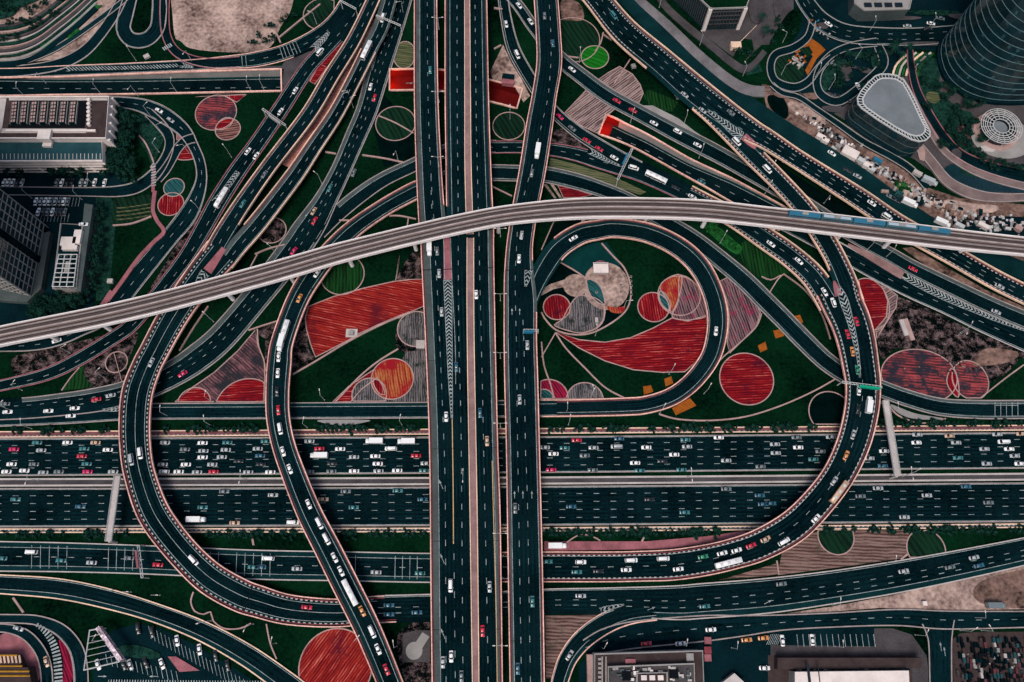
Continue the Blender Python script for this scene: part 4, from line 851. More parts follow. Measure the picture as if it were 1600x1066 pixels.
# top right green and garden patches
patch('lawn', 'greenrows', [(1040,-60),(1250,-60),(1100,-20),(1055,-10)], kind='structure', smooth=False)
patch('verge', 'grass', [(1008,-14),(1022,-14),(1072,50),(1112,80),(1160,116),(1190,112),(1200,100),(1205,115),(1195,132),(1150,124),(1100,84)], kind='structure', smooth=False)
patch('lawn', 'grass', [(1145,90),(1160,60),(1175,62),(1178,78),(1160,100)], kind='structure', smooth=False); patch('lawn', 'leaf', [(1172,100),(1182,92),(1192,112),(1165,118)], kind='structure', smooth=False)
patch('lawn', 'grass', [(1206,60),(1232,20),(1250,15),(1252,40),(1240,62),(1215,76),(1202,84),(1203,66)], kind='structure', smooth=True)
patch('verge_hoarding', 'orange', [(1238,80),(1260,53),(1268,60),(1282,70),(1290,78),(1276,92),(1262,118),(1258,110),(1270,88),(1258,74),(1246,84)], kind='structure', smooth=False)
patch('lawn', 'greenrows', [(1248,76),(1264,72),(1270,82),(1262,92)], kind='structure', smooth=False)
circ('teardrop_lawn', 'greenrows', 1232, 108, 24, kind='structure', ry=22)
patch('planted_island', 'leaf', [(1284,128),(1290,108),(1312,93),(1324,96),(1310,112),(1292,140),(1286,146)], kind='structure', smooth=True)
for i, x in enumerate((1395, 1405, 1416, 1428)):
    path([(x,118),(x+4,104),(x+14,92),(x+27,82)], 3.2, 'cream' if i % 2 == 0 else 'pale', 'curved_terrace', 'curved cream terrace strip among planting')
    path([(x+5,119),(x+9,105),(x+19,93),(x+31,83)], 3.4, 'leafg', 'hedge_strip', 'curved green planting strip between terraces')
patch('garden', 'leaf', [(1430,110),(1445,95),(1462,92),(1470,110),(1466,135),(1475,150),(1500,170),(1520,180),(1515,220),(1540,250),(1520,250),(1490,225),(1465,195),(1445,160)], kind='structure', smooth=True)
circ('garden_bed', 'olive', 1458, 152, 11, kind='structure'); circ('garden_bed', 'scrub', 1508, 210, 11, kind='structure', ry=18)
circ('plaza_ring', 'grey', 1566, 215, 48, kind='structure', ry=32)
patch('pool', 'tealglass', [(1475,268),(1500,255),(1560,268),(1640,272),(1640,300),(1560,300),(1510,300)], kind='structure', smooth=True)
patch('garden', 'leaf', [(1500,262),(1540,258),(1590,262),(1592,272),(1540,276),(1508,274)], kind='structure', smooth=True)
# bottom left ring
circ('ring_island', 'rosepave', 12, 1052, 52, kind='structure', ry=66); patch('ring_bed', 'magenta', [(92,1000),(104,1012),(114,1040),(112,1066),(98,1066),(99,1035)], 'dark red planting strip in the ring road', kind='structure', smooth=True)
patch('island', 'rosepave', [(262,1026),(275,1026),(312,1048),(280,1050)], kind='structure', smooth=False)
patch('planted_island', 'leaf', [(178,1018),(195,1008),(222,1010),(250,1022),(240,1030),(200,1026)], kind='structure', smooth=True)
patch('dark_yard', 'asph2', [(1500,345),(1560,338),(1640,345),(1640,368),(1560,366),(1510,362)], kind='structure', smooth=True)
patch('heap_ground', 'sand', [(1480,312),(1520,318),(1560,322),(1552,332),(1500,330),(1470,322)], kind='structure', smooth=True)
patch('dug_ground', 'sand', [(1235,158),(1262,165),(1290,186),(1280,196),(1250,180),(1232,168)], kind='structure', smooth=True)
patch('dark_lawn', 'darkbed', [(1200,150),(1222,152),(1232,172),(1228,186),(1205,170)], kind='structure', smooth=True)
# thin footpaths
PATHS = [([(940,380),(958,400),(975,418),(984,440),(986,460),(982,478),(972,492),(950,508),(925,520),(903,523),(880,520),(864,512),(850,496),(846,488)],2.4),
 ([(876,410),(900,424),(917,436)],2),([(944,478),(943,500),(930,514),(905,522)],2.2),([(846,534),(850,570),(860,600),(866,622)],2.2),([(868,520),(885,545),(915,576),(945,605),(976,622)],2.2),
 ([(846,558),(868,520)],1.6),([(1030,647),(1060,655),(1110,657),(1165,651),(1220,634),(1270,612),(1306,592)],2.2),([(1190,490),(1182,510),(1160,532),(1132,556),(1122,566)],2),
 ([(1600,570),(1570,592),(1532,622)],2.2),([(1225,428),(1216,436),(1202,458)],1.8),([(1225,428),(1260,455),(1284,490),(1298,530)],1.6),([(1190,432),(1205,437),(1220,430)],1.6),
 ([(457,585),(490,566),(545,533),(600,505),(645,487)],2.2),([(524,628),(560,590),(590,565),(622,545)],2.2),([(508,237),(525,240)],2.2),([(566,242),(600,247),(632,254)],2),([(530,344),(546,344)],1.8),([(608,337),(625,337),(650,342)],1.8),([(638,341),(636,355)],1.8),
 ([(398,397),(420,388),(445,382)],2),([(391,417),(402,397)],1.6),([(280,548),(300,515),(325,478)],2.2),([(388,516),(412,508),(438,500)],2),([(402,514),(404,540),(412,562),(415,580)],1.8),
 ([(235,262),(240,255),(228,225),(217,212)],2.4),([(176,352),(205,349),(236,338)],2),([(96,610),(110,590),(124,574)],1.5),([(178,552),(190,595)],1.0),
 ([(412,98),(430,118)],0.5),([(436,58),(470,30),(500,6)],1.8),([(429,45),(438,66)],2.4),([(850,110),(870,88)],1),([(772,12),(785,14)],2),([(772,76),(783,70)],2),([(943,50),(938,68),(930,80)],2),([(888,88),(904,90)],2),([(960,130),(985,92)],1.6),([(941,52),(956,62)],1.6),
 ([(416,975),(422,1005),(432,1030)],2.2),([(302,925),(298,940),(304,955),(318,960),(329,956),(333,970),(350,982),(375,982),(392,974)],2.2),([(0,662),(0,662.5)],.1),
 ([(1214,876),(1217,898)],2.2),([(1408,874),(1418,866)],3),([(885,848),(905,836),(925,838),(938,845)],2),([(1003,846),(1010,833)],3),([(393,835),(396,852)],3),([(20,934),(36,957)],3.5),
 ([(767,290),(800,306)],1.6),([(622,497),(640,487)],1.6),([(868,340),(846,390)],1.6),([(620,430),(624,400),(618,440)],1.2)]
for p, w_ in PATHS:
    if w_ > .6: path(p, w_)
for pts, w_ in (([(168,470),(190,440),(215,405),(240,378),(256,362),(246,346),(239,330),(240,312),(242,298)],6), ([(150,492),(175,455)],8), ([(239,300),(240,262)],5)):
    path(pts, w_, 'rosepave', label='wide rose footpath following the curving street')
for i, y in enumerate((322, 328, 334, 340)):
    path([(182,y+3),(205,y+1),(236,y-4)], 1.3, 'olive', 'planting_row', 'thin planted row on the lawn')
# plaza bands at top left
for k, (off, mm, w_) in enumerate(((0,'pave',3),(5,'pale',1.5),(9,'leaf',4),(14,'path',1.5),(19,'pave',4),(24,'pale',1.2),(28,'leaf',3),(34,'grey',3),(42,'asph2',7),(-5,'leaf',3),(-10,'path',2),(-15,'leaf',3),(-20,'pave',4))):
    path([(-30,60+off),(0,60+off),(30,56+off),(60,44+off),(90,22+off),(120,-2+off),(150,-30+off)], w_, mm, 'plaza_band', 'curving band of the pale plaza')
for q in ([(60,72),(75,62),(90,65),(70,76)], [(105,62),(112,35),(125,48),(112,58)], [(110,30),(122,24),(130,36),(118,44)], [(134,16),(142,12),(146,22),(138,24)], [(140,8),(160,8),(148,18)]):
    patch('planted_plot', 'leafg', q, kind='structure', smooth=False)
patch('tree_plot', 'leaf', [(20,24),(30,12),(60,0),(65,-8),(45,-20),(0,0),(-20,10),(-10,30)], kind='structure', smooth=True)
for i, (x, y, sx, sy, mm) in enumerate([(1286,40,10,5,'pave'),(1322,112,9,14,'pave'),(1352,110,10,4,'pave'),(1290,150,14,6,'pave'),(1330,142,12,8,'asph'),(1345,86,16,5,'leaf'),(1366,96,5,12,'leaf'),(1302,170,18,5,'pave'),(1268,150,14,5,'dirt'),(1224,148,16,5,'dirt'),(1180,22,10,14,'pave'),(1216,14,7,16,'pave'),(1460,20,40,4,'leaf'),(1400,28,40,3,'pave'),(1512,26,30,5,'pave'),(1450,68,40,3,'pave'),(1385,82,12,4,'leaf'),(1430,196,6,14,'pave'),(1400,232,14,6,'pave'),(1380,225,10,4,'sand'),(1440,240,6,12,'path'),(1495,240,8,8,'pave'),(1545,232,14,5,'pale')]):
    patch('ground_patch', mm, [(x - sx, y - sy * .6), (x + sx * .3, y - sy), (x + sx, y - sy * .2), (x + sx * .6, y + sy), (x - sx * .5, y + sy * .8)], kind='structure', smooth=True)
# round brush marks of dry soil on the dusty lots, parking bay lines
def bays(p0, p1, depth, n, ang=None, w_=.12, z=.62):
    m = MB(); a = W(*p0, z); b = W(*p1, z); d = (b - a); t = d.normalized(); nn = Vector((t.y, -t.x, 0)) * depth if ang is None else Vector((math.cos(R_(ang)), math.sin(R_(ang)), 0)) * depth
    for i in range(n + 1):
        q = a + d * i / n; m.add([q - t * w_, q + t * w_, q + nn + t * w_, q + nn - t * w_], [(0, 3, 2, 1)] if depth > 0 else [(0, 1, 2, 3)])
    return m.b('parking_marking', M['line'], kind='structure')
bays((1245,991), (1365,991), 5.5, 13); bays((1205,991), (1222,991), 5.2, 6, -120)
bays((232,978), (400,1072), 6, 26, -70); bays((165,1022), (275,1049), 5, 14, -70); bays((170,1062),(420,1064), 1.2, 60, None, .2)
bays((55,309), (125,309), 5.5, 14, None, .1); bays((55,334), (108,334), 5, 10, None, .1)
bays((1250,975),(1300,975),.1,1)
# ------------------------------------------------------------------ buildings (roof outlines unprojected at roof height)
def wp(poly, z): return [W(x, y, z) for x, y in poly]
def block(parent, poly, h, base=0, wallm='white', roofm='roofgrey', name='wall', par=0, inset=.6, z=None):
    V = wp(poly, h if z is None else z); m = MB(); m.prism([(v.x, v.y) for v in V], base, h, top=False); o = m.b(name, M[wallm], parent)
    m = MB(); m.prism([(v.x, v.y) for v in V], h - .05, h, top=True); m.b('roof', M[roofm], parent)
    if par: ring('roof_parapet', [Vector((v.x, v.y, h)) for v in (V if area(V) > 0 else V[::-1])], .7, 'white' if wallm == 'white' else 'grey', parent, h, par)
    return o
def area(V): n = len(V); return sum(V[k].x * V[(k + 1) % n].y - V[(k + 1) % n].x * V[k].y for k in range(n))
def windows(parent, a, b, z0, z1, nc, nr, fr=.12, limit=100, out=.12, m='glass', cnt=[0]):
    """grid of panes on the vertical face a->b (outward to the right of a->b)"""
    a = Vector((a.x, a.y, 0)); b = Vector((b.x, b.y, 0)); d = b - a; t = d.normalized(); n = Vector((t.y, -t.x, 0)) * out; rest = MB(); made = 0
    for r in range(nr):
        for c in range(nc):
            u0 = (c + fr) / nc; u1 = (c + 1 - fr) / nc; y0 = z0 + (z1 - z0) * (r + fr) / nr; y1 = z0 + (z1 - z0) * (r + 1 - fr) / nr
            V = [a + d * u0 + n + Vector((0, 0, y0)), a + d * u1 + n + Vector((0, 0, y0)), a + d * u1 + n + Vector((0, 0, y1)), a + d * u0 + n + Vector((0, 0, y1))]
            if made < limit: build('window', V, [(0, 1, 2, 3)], M[m], parent); made += 1
            else: rest.add(V, [(0, 1, 2, 3)])
    if rest.V: rest.b('window', M[m], parent, kind='stuff')
def fins(parent, a, b, z0, z1, n, w_=.25, out=.35, m='white', name='facade_rib', horiz=False):
    mb = MB(); a = Vector((a.x, a.y, 0)); b = Vector((b.x, b.y, 0)); d = b - a; t = d.normalized(); nn = Vector((t.y, -t.x, 0)); rz = math.atan2(t.y, t.x)
    for i in range(n + 1):
        if horiz: c = (a + b) / 2 + nn * out / 2; z = z0 + (z1 - z0) * i / n; mb.box((c.x, c.y, z), (d.length, out, w_), rz)
        else: c = a + d * i / n + nn * out / 2; mb.box((c.x, c.y, (z0 + z1) / 2), (w_, out, z1 - z0), rz)
    return mb.b(name, M[m], parent)
# white office block, upper left: high plant roof + lower parking roof
b = empty('office_building', label='long white office block at upper left with rooftop plant and parking deck', cat='building')
block(b, [(-60,153),(171,152),(166,217),(-60,217)], 15, wallm='white', roofm='roofdark', par=.9)
block(b, [(-60,209),(160,209),(161,252),(-60,253)], 11.5, wallm='white', roofm='rooftl', par=.9)
for q_, nm_ in (([(-58,154),(10,154),(2,207),(-58,207)], 'roof_terrace'), ([(2,201),(136,201),(134,208),(0,208)], 'roof_terrace'), ([(14,153.5),(168,153.5),(168,157),(14,157)], 'roof_terrace')):
    g = MB(); g.prism([(v.x, v.y) for v in wp(q_, 15.1)], 15.01, 15.10); g.b(nm_, M['pale'], b)
V = wp([(161,252),(161,209)], 11.5); fins(b, W(-60,253,11.5), V[0], 1, 11.4, 4, .9, .5, horiz=True, name='facade_band'); 
fins(b, W(166,217,15), W(171,152,15), 3, 14, 5, 1.1, 1.6, name='facade_rib')
for k in range(3):
    for j in range(8):
        windows(b, W(-60,253,11.5).lerp(V[0], j / 8 + .01), W(-60,253,11.5).lerp(V[0], (j + 1) / 8 - .01), 1.4 + k * 3.1, 3.2 + k * 3.1, 1, 1, .02, 1, .15)
for i in range(8):
    x = 22 + i * 15.2; z = 15.05
    g = MB(); c0 = W(x, 161, z); c1 = W(x + 8.5, 161, z); c2 = W(x + 5, 195, z); c3 = W(x - 3.5, 195, z)
    if i > 6: continue
    cc = (c0 + c1 + c2 + c3) / 4; ry = (c0 - c3).length; rx = (c1 - c0).length; rz = math.atan2((c0 - c3).y, (c0 - c3).x) - math.pi / 2
    g.box((cc.x, cc.y, z + .9), (rx, ry, 1.7), rz); e = g.b('rooftop_plant', M['asph2'], b)
    g = MB()
    for j in range(6):
        for k in (-1, 1):
            q = cc + Matrix.Rotation(rz, 3, 'Z') @ Vector((k * rx * .23, (j - 2.5) * ry / 6.2, 1.78)); g.box((q.x, q.y, q.z), (rx * .32, ry / 9, .12), rz)
    g.b('fan_grille', M['path'], e)
    for k in (-1, 1):
        g = MB(); q = cc + Matrix.Rotation(rz, 3, 'Z') @ Vector((k * rx * .62, 0, .6)); g.box(q, (.35, ry, 1.2), rz); g.b('pipe_run', M['grey'], e)
for j in range(7):
    g = MB(); q = W(140, 158 + j * 6.3, 15.1); g.cyl(q, 1.1, 1.0, 1.6, 12); g.b('rooftop_tank', M['white'], b)
g = MB(); q = W(72, 213, 15.1); g.box((q.x, q.y, 15.6), (7, 6, 3.2)); g.b('stair_house', M['white'], b)
g = MB(); q = W(76, 226, 11.6); g.box((q.x, q.y, 12), (5, 4, 2)); g.b('stair_house', M['white'], b)
g = MB(); q0 = W(10, 205, 15.3); q1 = W(150, 205, 15.3); g.box(((q0.x + q1.x) / 2, q0.y, 15.6), ((q1 - q0).length, 1.2, 1)); g.b('roof_duct', M['white'], b)
g = MB()
for i in range(26):
    for yy in (212, 240):
        q = W(4 + i * 6.1, yy, 11.56); q2 = W(4 + i * 6.1, yy + 9, 11.56); g.add([q + Vector((-.12, 0, 0)), q2 + Vector((-.12, 0, 0)), q2 + Vector((.12, 0, 0)), q + Vector((.12, 0, 0))], [(0, 1, 2, 3)])
g.b('parking_marking', M['white'], b)
# dark gridded tower at left edge, base polygon on the ground
b = empty('office_tower', label='tall dark glass tower with pale grid at the left edge', cat='building')
base = [W(75,356,0), W(54,466,0), W(-120,425,0), W(-105,300,0)]
HT = 88
m = MB(); m.prism([(v.x, v.y) for v in base], 0, HT); m.b('wall', M['glass'], b)
SE, NE, SW = base[1], base[0], base[2]
fins(b, SE, NE, 0, HT, 9, .45, .4, 'grey', 'facade_mullion'); fins(b, SE, NE, 4, HT, 24, .4, .35, 'grey', 'facade_transom', True)
fins(b, SW, SE, 0, HT, 16, .45, .4, 'grey', 'facade_mullion'); fins(b, SW, SE, 4, HT, 24, .4, .35, 'grey', 'facade_transom', True)
windows(b, SE, NE, 4, HT, 9, 24, .14, 60, .06, 'tealglass'); windows(b, SW, SE, 4, HT, 16, 24, .14, 40, .06, 'tealglass')
m = MB(); n_ = (NE - SE).normalized(); o_ = Vector((n_.y, -n_.x, 0)) * .9
c = (SE + NE) / 2 + o_; m.box((c.x, c.y, HT / 2), (3.2, 1.2, HT), math.atan2(n_.y, n_.x)); m.b('stair_shaft', M['asph'], b)
m = MB(); m.prism([(v.x, v.y) for v in [W(x, y, 0) for x, y in [(60,372),(84,366),(70,455),(48,476),(-40,470),(-40,440)]]], 0, 3.5); m.b('base_canopy', M['shoulder2'], b)
# podium / parking building with pergola right of the tower
b = empty('parking_podium', label='low podium with white roof pergola beside the dark left tower', cat='building')
block(b, [(96,350),(130,352),(120,452),(84,452)], 7, wallm='grey', roofm='asph2', par=.8)
block(b, [(132,318),(145,320),(126,456),(118,454)], 7.4, wallm='shoulder2', roofm='shoulder2')
m = MB(); q = [W(96,401,7.2), W(125,401,7.2), W(119,451,7.2), W(86,451,7.2)]
for i in range(8):
    a = q[0].lerp(q[3], i / 7); c = q[1].lerp(q[2], i / 7); m.bar(a + Vector((0,0,2.6)), c + Vector((0,0,2.6)), .28)
for i in range(4):
    a = q[0].lerp(q[1], i / 3); c = q[3].lerp(q[2], i / 3); m.bar(a + Vector((0,0,2.6)), c + Vector((0,0,2.6)), .3)
    for e in (a, c): m.bar(e - Vector((0,0,.2)), e + Vector((0,0,2.6)), .2)
m.b('pergola', M['metal'], b)
for x, y, sx, sy in ((108,378,8,5),(122,371,4,8),(110,388,8,2.5),(106,418,2,6)):
    m = MB(); c = W(x, y, 8.2); m.box((c.x, c.y, 8.2), (sx, sy, 2.2)); m.b('rooftop_unit', M['white'] if y != 418 else M['grey'], b)
M['ringm'] = mat('floor_edge', (.10, .17, .18), .6, .2, .5)
# glass tower top right
b = empty('glass_tower', label='huge curved teal glass tower with pale floor rings at top right', cat='building')
c = W(1562, 100, 0); a_ = 36.0; bb = 28.0; pl = []
for k in range(40): 
    t = 2 * math.pi * k / 40; e = .85
    x = math.copysign(abs(math.cos(t)) ** e, math.cos(t)) * a_; y = math.copysign(abs(math.sin(t)) ** e, math.sin(t)) * bb; pl.append((c.x + x, c.y + y))
m = MB(); m.prism(pl, 0, 130); m.b('wall', M['tealglass'], b)
pv = [Vector((x, y, 0)) for x, y in pl]
for k in range(25):
    z = 3.5 + k * 5.0; ring('floor_ring', [Vector((v.x, v.y, z)) for v in pv], .42, 'ringm', b, z, .25)
m = MB()
random.seed(3)
for k in range(90):
    i = random.randrange(22, 36); z = 3.9 + random.randrange(0, 30) * 3.7; a0, a1 = pv[i], pv[(i + 1) % 40]; t = (a1 - a0); n = Vector((t.y, -t.x, 0)).normalized() * .12; u = random.random() * .5
    m.add([a0 + t * u + n + Vector((0,0,z)), a0 + t * (u + .3) + n + Vector((0,0,z)), a0 + t * (u + .3) + n + Vector((0,0,z + 2.2)), a0 + t * u + n + Vector((0,0,z + 2.2))], [(0, 1, 2, 3)])
m.b('window', mat('dim_office_window', (.02,.07,.08), .3, .5, .3), b, kind='stuff')
k2 = 32
m = MB(); e = pv[k2] + (pv[k2] - c).normalized() * .5; m.bar((e.x, e.y, 0), (e.x, e.y, 130), 1.3, n=8); m.b('corner_fin', M['ringm'], b)
m = MB(); m.prism([(c.x + (x - c.x) * 1.04, c.y + (y - c.y) * 1.04) for x, y in pl], 0, 2.2); m.b('podium', M['asph2'], b)
# rounded triangular building
b = empty('rounded_building', label='dark triangular building with rounded corners and flat grey roof', cat='building')
RT = [(1375,117),(1388,117),(1400,119),(1411,126),(1418,137),(1430,160),(1441,184),(1452,206),(1452,214),(1446,220),(1436,222),(1424,219),(1400,206),(1370,187),(1346,170),(1340,163),(1339,154),(1345,143),(1356,130),(1367,120)]
hh = 17.0; V = wp(RT, hh)
if area(V) < 0: V = V[::-1]
m = MB(); m.prism([(v.x, v.y) for v in V], 0, hh); m.b('wall', M['tealglass'], b)
cx = sum((v for v in V), Vector()) / len(V); Vi = [cx + (v - cx) * .86 for v in V]
m = MB(); m.prism([(v.x, v.y) for v in Vi], hh, hh + .5); m.b('roof', M['roofgrey'], b)
ring('roof_rim', [Vector((v.x, v.y, hh)) for v in V], .6, 'metal', b, hh, .8); ring('roof_rim', [Vector((v.x, v.y, hh)) for v in Vi], .7, 'metal', b, hh + .4, .5)
for z in (5.5, 11): ring('floor_ring', [Vector((v.x, v.y, z)) for v in V], .5, 'shoulder2', b, z, .3)
m = MB(); N_ = 64; tot = [0]
for k in range(len(V)): tot.append(tot[-1] + (V[(k + 1) % len(V)] - V[k]).length)
for i in range(N_):
    d = tot[-1] * i / N_; k = max(j for j in range(len(V)) if tot[j] <= d); u = (d - tot[k]) / (tot[k + 1] - tot[k]); p = V[k].lerp(V[(k + 1) % len(V)], u); q = cx + (p - cx) * .88
    m.bar(p + Vector((0,0,.6)), q + Vector((0,0,.6)), .2, n=4)
m.b('roof_louvre', M['metal'], b)
# hexagonal block at the top
b = empty('hexagonal_building', label='cream framed building with ribbed dark sides at the top', cat='building')
hx = [(1050,-42),(1110,15),(1165,13),(1178,-20),(1150,-70),(1080,-80)]; V = wp(hx, 17)
block(b, hx, 17, wallm='tealglass', roofm='grass', par=1.0)
for i, (p, q, n) in enumerate(((0, 1, 22), (1, 2, 12), (2, 3, 10))):
    fins(b, V[p], V[q], 1.5, 16.5, n, .3, .45, 'pave', 'facade_rib')
for i in (1, 2):
    m = MB(); m.box((V[i].x, V[i].y, 8.7), (2.0, 2.0, 17.4)); m.b('corner_pillar', M['white'], b)
fins(b, V[1], V[2], 5, 15, 3, .4, .5, 'pave', 'facade_band', True)
m = MB(); m.bar(W(1150,72,1.2), W(1182,40,1.2), .2); c = W(1148, 75, 0); m.box((c.x, c.y, 1.6), (6, 4, 3.2)); m.b('kiosk', M['cream'], b)
# white framed roof at the top right
b = empty('low_building', label='low building with pale ribbed canopy at the top right edge', cat='building')
block(b, [(1333,-40),(1335,6),(1350,17),(1420,15),(1434,-40)], 9, wallm='shoulder2', roofm='grey', par=.8)
for i in range(4):
    m = MB(); c = W(1356 + i * 16, 8, 9.3); m.box((c.x, c.y, 9.4), (4.4, 3, .5)); m.b('skylight', M['glass'], b)
# ring pavilion
q_ = MB(); rr_ = wp([(24,158),(138,158),(132,200),(12,200)], 15.1); q_.prism([(v.x, v.y) for v in rr_], 15.02, 15.12); q_.b('plant_deck', M['black'], bpy.data.objects['office_building'])
b = empty('pavilion', label='round pavilion with concentric slatted roof at the right edge', cat='pavilion')
c = W(1565, 197, 6)
m = MB(); m.cyl((c.x, c.y, 0), 9.5, 9.5, 4, 28); m.b('wall', M['glass'], b)
m = MB(); m.cyl((c.x, c.y, -.2), 13, 12.5, 1.2, 32); m.b('base', M['path'], b)
for rr in (4.6, 6.4, 7.8, 9.0, 10.2, 11.4):
    ring('roof_ring', [Vector((c.x + rr * math.cos(t * math.pi / 18), c.y + rr * math.sin(t * math.pi / 18), 6)) for t in range(36)], .35, 'metal', b, 5.8, .3)
m = MB()
for k in range(16):
    t = 2 * math.pi * k / 16; m.bar((c.x + 4.4 * math.cos(t), c.y + 4.4 * math.sin(t), 5.7), (c.x + 11.5 * math.cos(t), c.y + 11.5 * math.sin(t), 5.7), .15, n=4)
    if k % 2 == 0: m.bar((c.x + 10.5 * math.cos(t), c.y + 10.5 * math.sin(t), 0), (c.x + 10.5 * math.cos(t), c.y + 10.5 * math.sin(t), 5.7), .2, n=6)
m.b('roof_frame', M['metal'], b)
m = MB(); m.cyl((c.x, c.y, 3.9), 4.4, 4.4, .3, 28); m.b('roof', M['roofgrey'], b)
# bottom building with nested roof frames
b = empty('flat_roof_building', label='flat roofed building with nested pale parapets at the bottom', cat='building')
block(b, [(929,1022),(1097,1017),(1101,1130),(929,1130)], 12, wallm='grey', roofm='roofdark', par=1.1)
block(b, [(950,1042),(1084,1037),(1086,1130),(950,1130)], 14, base=12, wallm='grey', roofm='pave', par=.9)
block(b, [(995,1052),(1042,1051),(1043,1130),(995,1130)], 15.2, base=14, wallm='grey', roofm='roofdark', par=.6)
for x in (1006, 1019, 1032): m = MB(); c = W(x, 1059, 15.9); m.box((c.x, c.y, 15.9), (2.4, 2, 1.2)); m.b('skylight', M['white'], b)
for x, y in ((979,1056),(1053,1053)): m = MB(); c = W(x, y, 15); m.box((c.x, c.y, 14.6), (3.8, 3.8, 1.2)); m.b('roof_shaft', M['black'], b)
random.seed(5)
for i in range(64):
    x = random.uniform(957, 1080); m = MB(); c = W(x, random.uniform(1042, 1063), 14.3); m.box((c.x, c.y, 14.5), (random.uniform(.8, 2.2), random.uniform(.8, 1.6), random.uniform(.6, 1.3))); m.b('rooftop_unit', M[random.choice(('grey','pale','shoulder2','white'))], b)
for i in range(8):
    m = MB(); c = W(937, 1030 + i * 7, 12.3); m.box((c.x, c.y, 12.3), (1.4, 1, .8)); m.b('rooftop_unit', M['grey'], b)
for x in (941, 947): m = MB(); m.bar(W(x, 1026, 12.6), W(x, 1100, 12.6), .25, n=4); m.b('roof_pipe', M['pale'], b)
for x,y,w_,d_ in ((985,1033,4.5,1.8),(1078,1027,3.2,3.2)): m = MB(); c = W(x, y, 12.6); m.box((c.x, c.y, 12.5), (w_, d_, 1)); m.b('rooftop_unit', M['rosepave'] if x < 1000 else M['grey'], b)
m = MB(); m.prism([(v.x, v.y) for v in wp([(917,1023),(928,1023),(928,1130),(920,1130)], 4)], 0, 4); m.b('side_canopy', M['path'], b)
# warehouse
b = empty('warehouse', label='long white roofed warehouse at the bottom right edge', cat='building')
block(b, [(1242,1050),(1420,1048),(1424,1130),(1242,1130)], 8, wallm='grey', roofm='white')
for x, w_ in ((1266, 1.2), (1282, .4)): m = MB(); c = W(x, 1075, 8.1); m.box((c.x, c.y, 8.15), (w_, 20, .3)); m.b('roof_seam', M['glass'], b)
for i in range(22): m = MB(); c = W(1250 + i * 8, 1046, 3); m.box((c.x, c.y, 2), (1.6, 1.6, random.uniform(1, 3))); m.b('loading_bay', M[random.choice(('roofdark','asph2','grey','tealbed'))], b)
m = MB(); m.prism([(v.x, v.y) for v in wp([(1215,1028),(1440,1028),(1440,1044),(1215,1046)], 5)], 0, 5); m.b('canopy', M['roofdark'], b)
b = empty('cream_roofed_shed', label='small shed with a bright diamond roof near the bottom edge', cat='shed')
q = wp([(1130,1066),(1148,1052),(1163,1066),(1146,1082)], 4); m = MB(); m.prism([(v.x, v.y) for v in q], 0, 3.6, top=False); m.b('wall', M['grey'], b)
cc = sum(q, Vector()) / 4; q2 = q if area(q) > 0 else q[::-1]; build('roof', [Vector((v.x, v.y, 3.6)) for v in q2] + [Vector((cc.x, cc.y, 5.2))], [(0,1,4),(1,2,4),(2,3,4),(3,0,4)], M['white'], b)
b = empty('red_white_shelter', label='open pink and dark shelter beside the parked orange taxis', cat='shelter')
for i, y in enumerate((1001, 1016, 1028)):
    m = MB(); c = W(1106, y, 3); m.box((c.x, c.y, 3), (3.2, 3.0, .3)); m.b('roof_panel', M['rosepave'] if i != 1 else M['maroon'], b)
    m = MB()
    for s_ in (-1, 1): m.bar((c.x + s_ * 1.4, c.y, 0), (c.x + s_ * 1.4, c.y, 2.9), .1)
    m.b('post', M['grey'], b)
# yellow structure bottom left
b = empty('yellow_frame_building', label='yellow striped roof structure inside the ring at bottom left', cat='building')
block(b, [(-40,1024),(26,1024),(34,1042),(-40,1042)], 5, wallm='roofdark', roofm='roofdark')
block(b, [(-40,1043),(44,1043),(52,1080),(-40,1080)], 6, wallm='roofdark', roofm='roofdark')
YL = mat('amber_roof', (.40,.20,.03), .7, .2, .4)
for y, x1, h in ((1024,27,5.4),(1041,35,5.6),(1049,46,6.4),(1056,47,6.4)): m = MB(); m.bar(W(-30, y, h), W(x1, y, h), .4, n=4); m.b('roof_beam', YL, b)
for i in range(7): m = MB(); m.bar(W(-6 + i * 6, 1024, 5.3), W(-4 + i * 6, 1036, 5.3), .4, n=4); m.b('roof_beam', M['cream'], b)
# garden kiosk in the loop and one on the red field
b = empty('garden_kiosk', label='small white box kiosk on the round clearing inside the loop', cat='kiosk')
c = W(939, 418, 3.4); m = MB(); m.box((c.x, c.y, 1.5), (7.6, 5.6, 3), .0); m.b('wall', M['pale'], b); m = MB(); m.box((c.x, c.y, 3.15), (8, 6, .3)); m.b('roof', M['white'], b); m = MB(); m.box((c.x, c.y + 2.4, 3.4), (7.4, .6, .25)); m.b('roof_vent', M['grey'], b)
b = empty('pump_kiosk', label='little pale pump house standing in the huge red field', cat='kiosk')
c = W(549, 520, 1); m = MB(); m.box((c.x, c.y, .2), (6, 4.6, .4)); m.b('base', M['pale'], b); m = MB(); m.box((c.x, c.y - .3, 1.2), (2.6, 2, 1.6)); m.b('cabinet', M['grey'], b)
b = empty('site_office', label='small rose roofed hut at the red-lit gap beside the flyover', cat='hut')
c = W(794, 128, 2.5); m = MB(); m.box((c.x, c.y, 1.5), (7, 3, 3), R_(-8)); m.b('wall', M['rosepave'], b); m = MB(); m.box((c.x, c.y + 4, 1.2), (7, 3.4, 2.4), R_(-8)); m.b('annex', M['asph2'], b)
b = empty('shaft_cover', label='grey square hut at the tall flyover above the orange circle', cat='hut')
